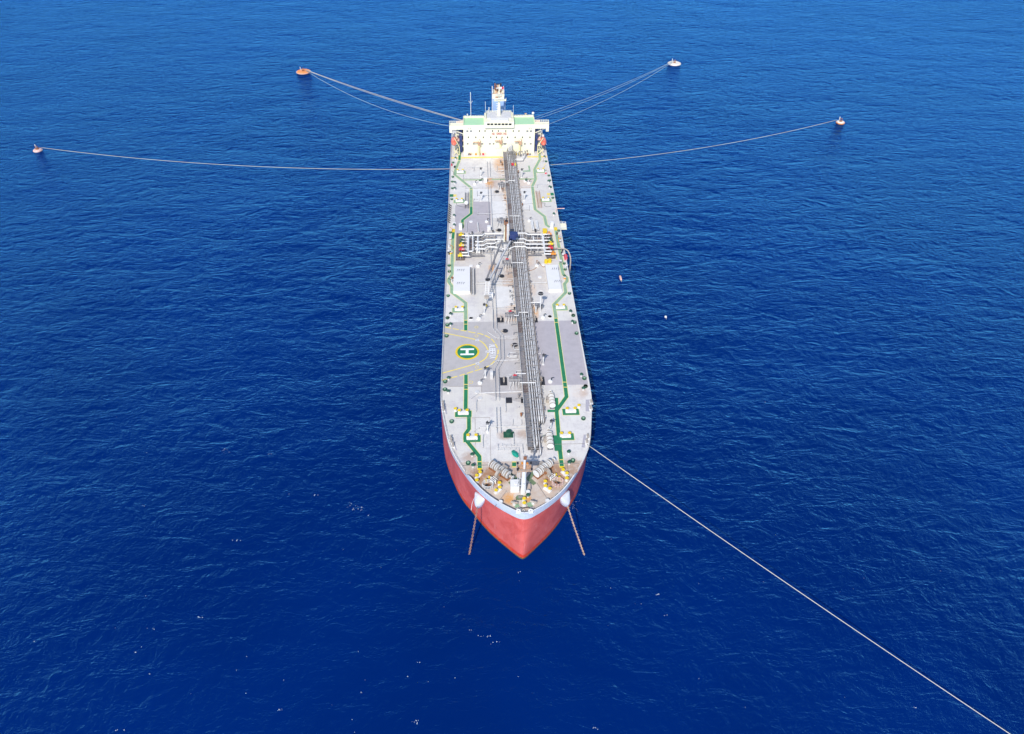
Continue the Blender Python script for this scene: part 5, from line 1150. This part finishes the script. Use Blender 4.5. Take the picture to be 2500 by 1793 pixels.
# green tarp bundle
c = P('E', 1120, 972); s = MB(); Rg = []
for i in range(9):
    f = i / 8; r_ = .2 + .5 * math.sin(math.pi * (f * .85 + .08)); cc = Vector((f * 1.3 - .65, -f * 2.4 + 1.2, 0))
    Rg.append([cc + Vector((r_ * math.cos(2 * math.pi * j / 12) * (1 + .2 * math.sin(5 * j + 3 * i)), r_ * .5 * math.cos(2 * math.pi * j / 12), .5 + .5 * r_ * math.sin(2 * math.pi * j / 12) * (1 + .3 * math.sin(3 * j + i)))) for j in range(12)])
s.rings(Rg, 'tarp'); o = s.build('tarpaulin_bundle'); o.location = c; tag(o, 'crumpled bright green tarpaulin bundle on the fore deck', 'tarpaulin')
# yellow bins and red gear by the manifold
def crate(r, x, y, m, lab, cat, nm, sz=(2.2, 2.2, 1.0)):
    c = P(r, x, y); t = thing(nm, c, lab, cat)
    s = MB(); s.box((0, 0, 0), sz, m); s.build('body', t); s = MB(); s.box((0, 0, sz[2]), (sz[0] + .12, sz[1] + .12, .12), m); s.build('lid', t); s = MB(); s.tube([(-.3, -sz[1] / 2 - .05, sz[2] * .6), (-.3, -sz[1] / 2 - .15, sz[2] * .6), (.3, -sz[1] / 2 - .15, sz[2] * .6), (.3, -sz[1] / 2 - .05, sz[2] * .6)], .04, 'steel', 4); s.build('handle', t)
crate('b2', 1045, 330, 'yellow', 'yellow equipment chest behind the right manifold pipes', 'chest', 'equipment_chest', (1.6, 2.2, 1.2))
t = thing('spill_kit', P('b2', 1130, 1180), 'two yellow spill drums below the right manifold', 'spill kit')
for dx, dy in ((-.65, -.1), (.75, .2)): s = MB(); s.cyl((dx, dy, 0), .7, 1.15, 'yellow', 14); s.cyl((dx, dy, 1.15), .74, .1, 'yellow', 14); s.build('drum', t)
crate('b2', 1635, 1060, 'red', 'red fire gear chest on the right rail below the hose', 'chest', 'fire_chest', (1.0, 2.6, .9))
c = P('b3', 245, 430); t = thing('hydrant_cover', c, 'small brown covered post standing by the left walkway bend', 'hydrant')
s = MB(); s.cyl((0, 0, 0), .18, .7, 'rust', 8); s.build('post', t); s = MB(); s.cyl((0, 0, .7), .55, .5, 'rust', 10, .2); s.build('cover', t)
# cargo hose over the right side
pts = [P('b2', 1240, 762, 2.2), P('b2', 1330, 775, 1.6), P('b2', 1420, 778, 1.2), P('b2', 1580, 785, 1.5), P('b2', 1650, 810, 1.6)]
last = pts[-1]; pts += [Vector((24.1, last.y - .8, D0 + 1.2)), Vector((24.9, last.y - 2.2, D0 - .8)), Vector((24.9, last.y - 3.5, D0 - 4.5)), Vector((24.6, last.y - 3.8, D0 - 10)), Vector((24.6, last.y - 3.9, -1))]
s = MB(); s.tube(smooth_line(pts, 6), .26, 'winch', 10); o = s.build('cargo_hose', smooth=True); recenter(o, pts[0]); tag(o, 'thick pale cargo hose draped from the red valve over the right rail', 'hose')
for nm, lab, r, xs in (('loose_hose', 'thin red hose snaking over the deck below the right manifold', 'b2', (820, 1200, 822, 1115, 900, 1210, 990, 1305, 1060, 1290, 1135, 1245)), ('loose_hose', 'thin red hose curving away from the pipe rack', 'b2', (590, 1412, 680, 1400, 780, 1350, 850, 1265)),
                       ('loose_hose', 'thin grey hose curled near the left gangway', 'b5', (290, 1080, 310, 1130, 400, 1160, 470, 1165)), ('loose_hose', 'thin grey hose curled near the right gangway', 'b6', (770, 1080, 860, 1090, 850, 1140, 920, 1160, 990, 1150))):
    pp = smooth_line(PL(r, *xs), 5); s = MB(); s.tube([p + Vector((0, 0, .1)) for p in pp], .09, 'rust' if 'red' in lab else 'steel', 5); o = s.build(nm); recenter(o, pp[0]); tag(o, lab, 'hose')

# anchor chains
def chain(a, b, lab, link, m, sag):
    t0, t1 = Vector(a), Vector(b); L = (t1 - t0).length; n = int(L / (link * .78)); s = MB()
    for i in range(n):
        f0, f1 = i / n, (i + 1) / n
        def at(f): p = t0.lerp(t1, f); return p + Vector((0, 0, -sag * 4 * f * (1 - f)))
        p0, p1 = at(f0), at(f1); d = (p1 - p0).normalized(); sd = d.cross(Vector((0, 1, 0))).normalized()
        if i % 2: sd = d.cross(sd).normalized()
        c = (p0 + p1) / 2; hl, hw = link * .5, link * .3
        s.tube([c + d * hl * .6 + sd * hw, c + d * hl, c + d * hl * .6 - sd * hw, c - d * hl * .6 - sd * hw, c - d * hl, c - d * hl * .6 + sd * hw, c + d * hl * .6 + sd * hw], link * .13, m, 5)
    o = s.build('anchor_chain'); recenter(o, a); tag(o, lab, 'chain', 'anchor chains at the bow')
ca = PYZ('F', 572, 755, 116.6); cb = P('F', 462, 1390, -18.3)
chain(ca, cb, 'pinkish rusty anchor chain hanging into the water left of the bow', .68, 'chain', .3)
ca = PYZ('F', 1768, 745, 116.6); cb = P('F', 1992, 1395, -18.3)
chain(ca, cb, 'orange rusty anchor chain hanging into the water right of the bow', .6, 'chain_pale', .3)
# red pilot line and its painted marks on the left bow: a rope ladder
from mathutils.bvhtree import BVHTree
bvh = BVHTree.FromPolygons([v.co + SO for v in hull.data.vertices], [list(p.vertices) for p in hull.data.polygons])
pp = []
for x, y in ((574, 572), (552, 600), (532, 632), (514, 672), (502, 712), (494, 752), (491, 790)):
    hit = bvh.ray_cast(Vector((CAMX, 0, CAMZ)), _dir('F', x, y).normalized())
    if hit[0]: pp.append(hit[0] - _dir('F', x, y).normalized() * .25)
if len(pp) > 2:
    s = MB(); pq = smooth_line(pp, 4); s.tube(pq, .07, 'letter', 5); s.tube([p + Vector((.45, .1, 0)) for p in pq], .05, 'letter', 5)
    for p in pq: s.tube([p + Vector((-.1, 0, 0)), p + Vector((.55, .1, 0))], .05, 'letter', 4)
    o = s.build('rope_ladder'); recenter(o, pq[0]); tag(o, 'thin white rope ladder hanging down the red left bow', 'ladder')

# mooring buoys
def buoy(loc, kind, lab, rz=0.0, sc=1.0):
    t = thing('mooring_buoy', (loc[0], loc[1], 0), lab, 'buoy', 'mooring buoys around the tanker', rz); m, rim = kind
    n = 8 if 'octagon' in lab else 16; s = MB(); r = 2.9 * sc
    s.cyl((0, 0, -.8), r, 1.45, rim, n, r * .98); s.build('float', t)
    s = MB(); s.cyl((0, 0, .65), r * .98, .35, m, n, r * .86); s.build('top_plate', t)
    s = MB(); s.box((0, 0, 1.0), (1.4, 1.0, .6), 'rust'); s.tube([(-.6, 0, 1.9), (-.6, 0, 2.6), (.3, 0, 2.8), (.6, 0, 1.9)], .16, 'rust', 6); s.build('mooring_hook', t)
    s = MB(); s.tube([(-.8 * sc, .6, 1.25), (-1.1 * sc, .7, 3.4)], .18, 'white', 6); s.build('marker_post', t)
    s = MB(); s.tube([(r * 1.02 * math.cos(a * math.pi / 8), r * 1.02 * math.sin(a * math.pi / 8), .4) for a in range(17)], .2, rim if m != 'buoy_orange' else 'pink', 5); s.build('fender_ring', t)
    return Vector((loc[0], loc[1], 1.9))
def Wp(u, v, h=0): return P('f', u, v, -18 + h)
bA = buoy(Wp(741, 177), ('buoy_orange', 'buoy_orange'), 'orange octagonal mooring buoy with a white post far left behind the stern', .3, 1.55)
bB = buoy(Wp(1646, 157), ('buoy_white', 'buoy_white'), 'pale weathered octagonal mooring buoy far right behind the stern', .2, 1.45)
bC = buoy(Wp(2051, 301), ('buoy_white', 'buoy_orange'), 'round pale mooring buoy at the right', 0, .75)
bD = buoy(Wp(93, 369), ('pink', 'pink'), 'round pink mooring buoy at the far left', 0, .76)
def rope(a, b, sag, r, m, lab, nm='mooring_line', n=40, grp='mooring lines'):
    a, b = Vector(a), Vector(b); pts = []
    for i in range(n + 1):
        f = i / n; p = a.lerp(b, f); p.z -= sag * 4 * f * (1 - f); p.z = max(p.z, .03); pts.append(p)
    s = MB(); s.tube(pts, r, m, 6); o = s.build(nm, smooth=True); recenter(o, a); tag(o, lab, 'rope', grp); return o
rope(bD + Vector((2.5, 0, 0)), P('B', 250, 278, .6), 4.2, .085, 'rope', 'long thin mooring line from the far left buoy to the left rail')
rope(bC + Vector((-2.4, 0, 0)), P('B', 1850, 216, .6), 3.8, .085, 'rope', 'mooring line from the round right buoy to the right rail')
rope(bA + Vector((2, -.8, 0)), Vector((-15, 357, D0 + 1)), 1.2, .12, 'rope', 'upper thick line of the pair from the orange buoy to the stern')
rope(bA + Vector((2.2, -1.4, 0)), Vector((-15.4, 357, D0 + .8)), 1.6, .10, 'rope', 'lower thick line of the pair from the orange buoy to the stern')
rope(bA + Vector((2, -1.6, -.2)), Vector((-21, 352, D0 + .3)), 5.5, .09, 'rope_blue', 'thin slack line from the orange buoy to the left quarter')
rope(bB + Vector((-2, -.8, 0)), Vector((14.5, 357, D0 + 1)), 1.8, .085, 'rope_blue', 'upper thin line from the pale stern buoy')
rope(bB + Vector((-2, -1.2, 0)), Vector((15.5, 356, D0 + .6)), 2.4, .085, 'rope_blue', 'middle thin line from the pale stern buoy')
rope(bB + Vector((-1.8, -1.5, -.1)), Vector((21.5, 350, D0 + .2)), 3.2, .10, 'rope_blue', 'lower slack line from the pale stern buoy to the right quarter')
aa = P('E', 2112, 822, .5); e1 = P('f', 2500, 1809, -16); dd = e1 - aa
rope(aa, aa + dd * 1.25, 1.2, .10, 'rope', 'taut pale mooring line running from the right bow to the lower right corner')
# small floats
def flt(u, v, L, lab, m='pink'):
    p = Wp(u, v); t = thing('marker_float', p, lab, 'float'); s = MB()
    s.rings([[Vector((rr * math.cos(2 * math.pi * j / 10), y, .15 + rr * math.sin(2 * math.pi * j / 10))) for j in range(10)] for y, rr in ((-L / 2, .15), (-L * .42, .36), (0, .45), (L * .4, .42), (L / 2, .2))], m); s.build('body', t, True)
    s = MB(); s.tube([(0, -L / 2, .15), (0, -L / 2 - .9, .05)], .08, 'rope', 5); s.build('tether', t)
flt(1515, 680, 3.2, 'long pale pink marker float in the water right of the ship')
flt(1625, 775, .9, 'tiny white marker float in the water right of the ship', 'white')

# foam flecks and breaking crests
mf = bpy.data.materials.new('foam'); t_, p_ = nodes(mf); p_.inputs['Base Color'].default_value = (.62, .68, .74, 1); p_.inputs['Roughness'].default_value = .9; MT['foam'] = mf
random.seed(5); s = MB()
def fleck(x, y, r):
    n = random.randint(5, 8); a0 = random.random() * 6; s.face([(x + r * random.uniform(.5, 1.2) * math.cos(a0 + 2 * math.pi * j / n) * 1.25, y + r * random.uniform(.5, 1.2) * math.sin(a0 + 2 * math.pi * j / n), .05) for j in range(n)], 'foam')
cl = [(870, 1240, 14, 26), (900, 1258, 6, 12), (350, 1235, 3, 6), (545, 1100, 8, 12), (770, 1210, 3, 8), (490, 1508, 5, 8), (370, 1535, 4, 10), (362, 1645, 3, 6), (1185, 1553, 9, 14), (1210, 1567, 5, 12), (1025, 1618, 3, 5), (993, 1653, 4, 7), (883, 1692, 4, 4), (685, 1733, 7, 10), (1015, 1762, 8, 12),
      (1605, 1452, 5, 6), (1626, 1503, 4, 8), (2232, 1727, 3, 5), (1450, 1778, 7, 10), (1264, 1397, 3, 8), (580, 1320, 4, 14), (85, 1567, 2, 3), (290, 1783, 3, 8), (330, 1593, 4, 6), (1150, 1540, 2, 4), (660, 1110, 3, 10)]
for u, v, n, sp in cl:
    for i in range(n):
        q = Wp(u + random.gauss(0, sp * .5), v + random.gauss(0, sp * .16) + sp * .02 * i / n); fleck(q.x, q.y, random.uniform(.04, .12))
for i in range(60):
    u, v = random.uniform(0, 2500), random.uniform(950, 1793)
    if 1060 < u < 1470 and v < 1400: continue
    q = Wp(u, v); fleck(q.x, q.y, random.uniform(.03, .09))
for i in range(26):
    q = Wp(1400 + random.gauss(0, 8), 1235 + random.gauss(0, 14)); fleck(q.x, q.y, random.uniform(.03, .09))
tag(s.build('sea_foam'), 'scattered white foam flecks on the dark blue water', 'foam', kind='stuff')
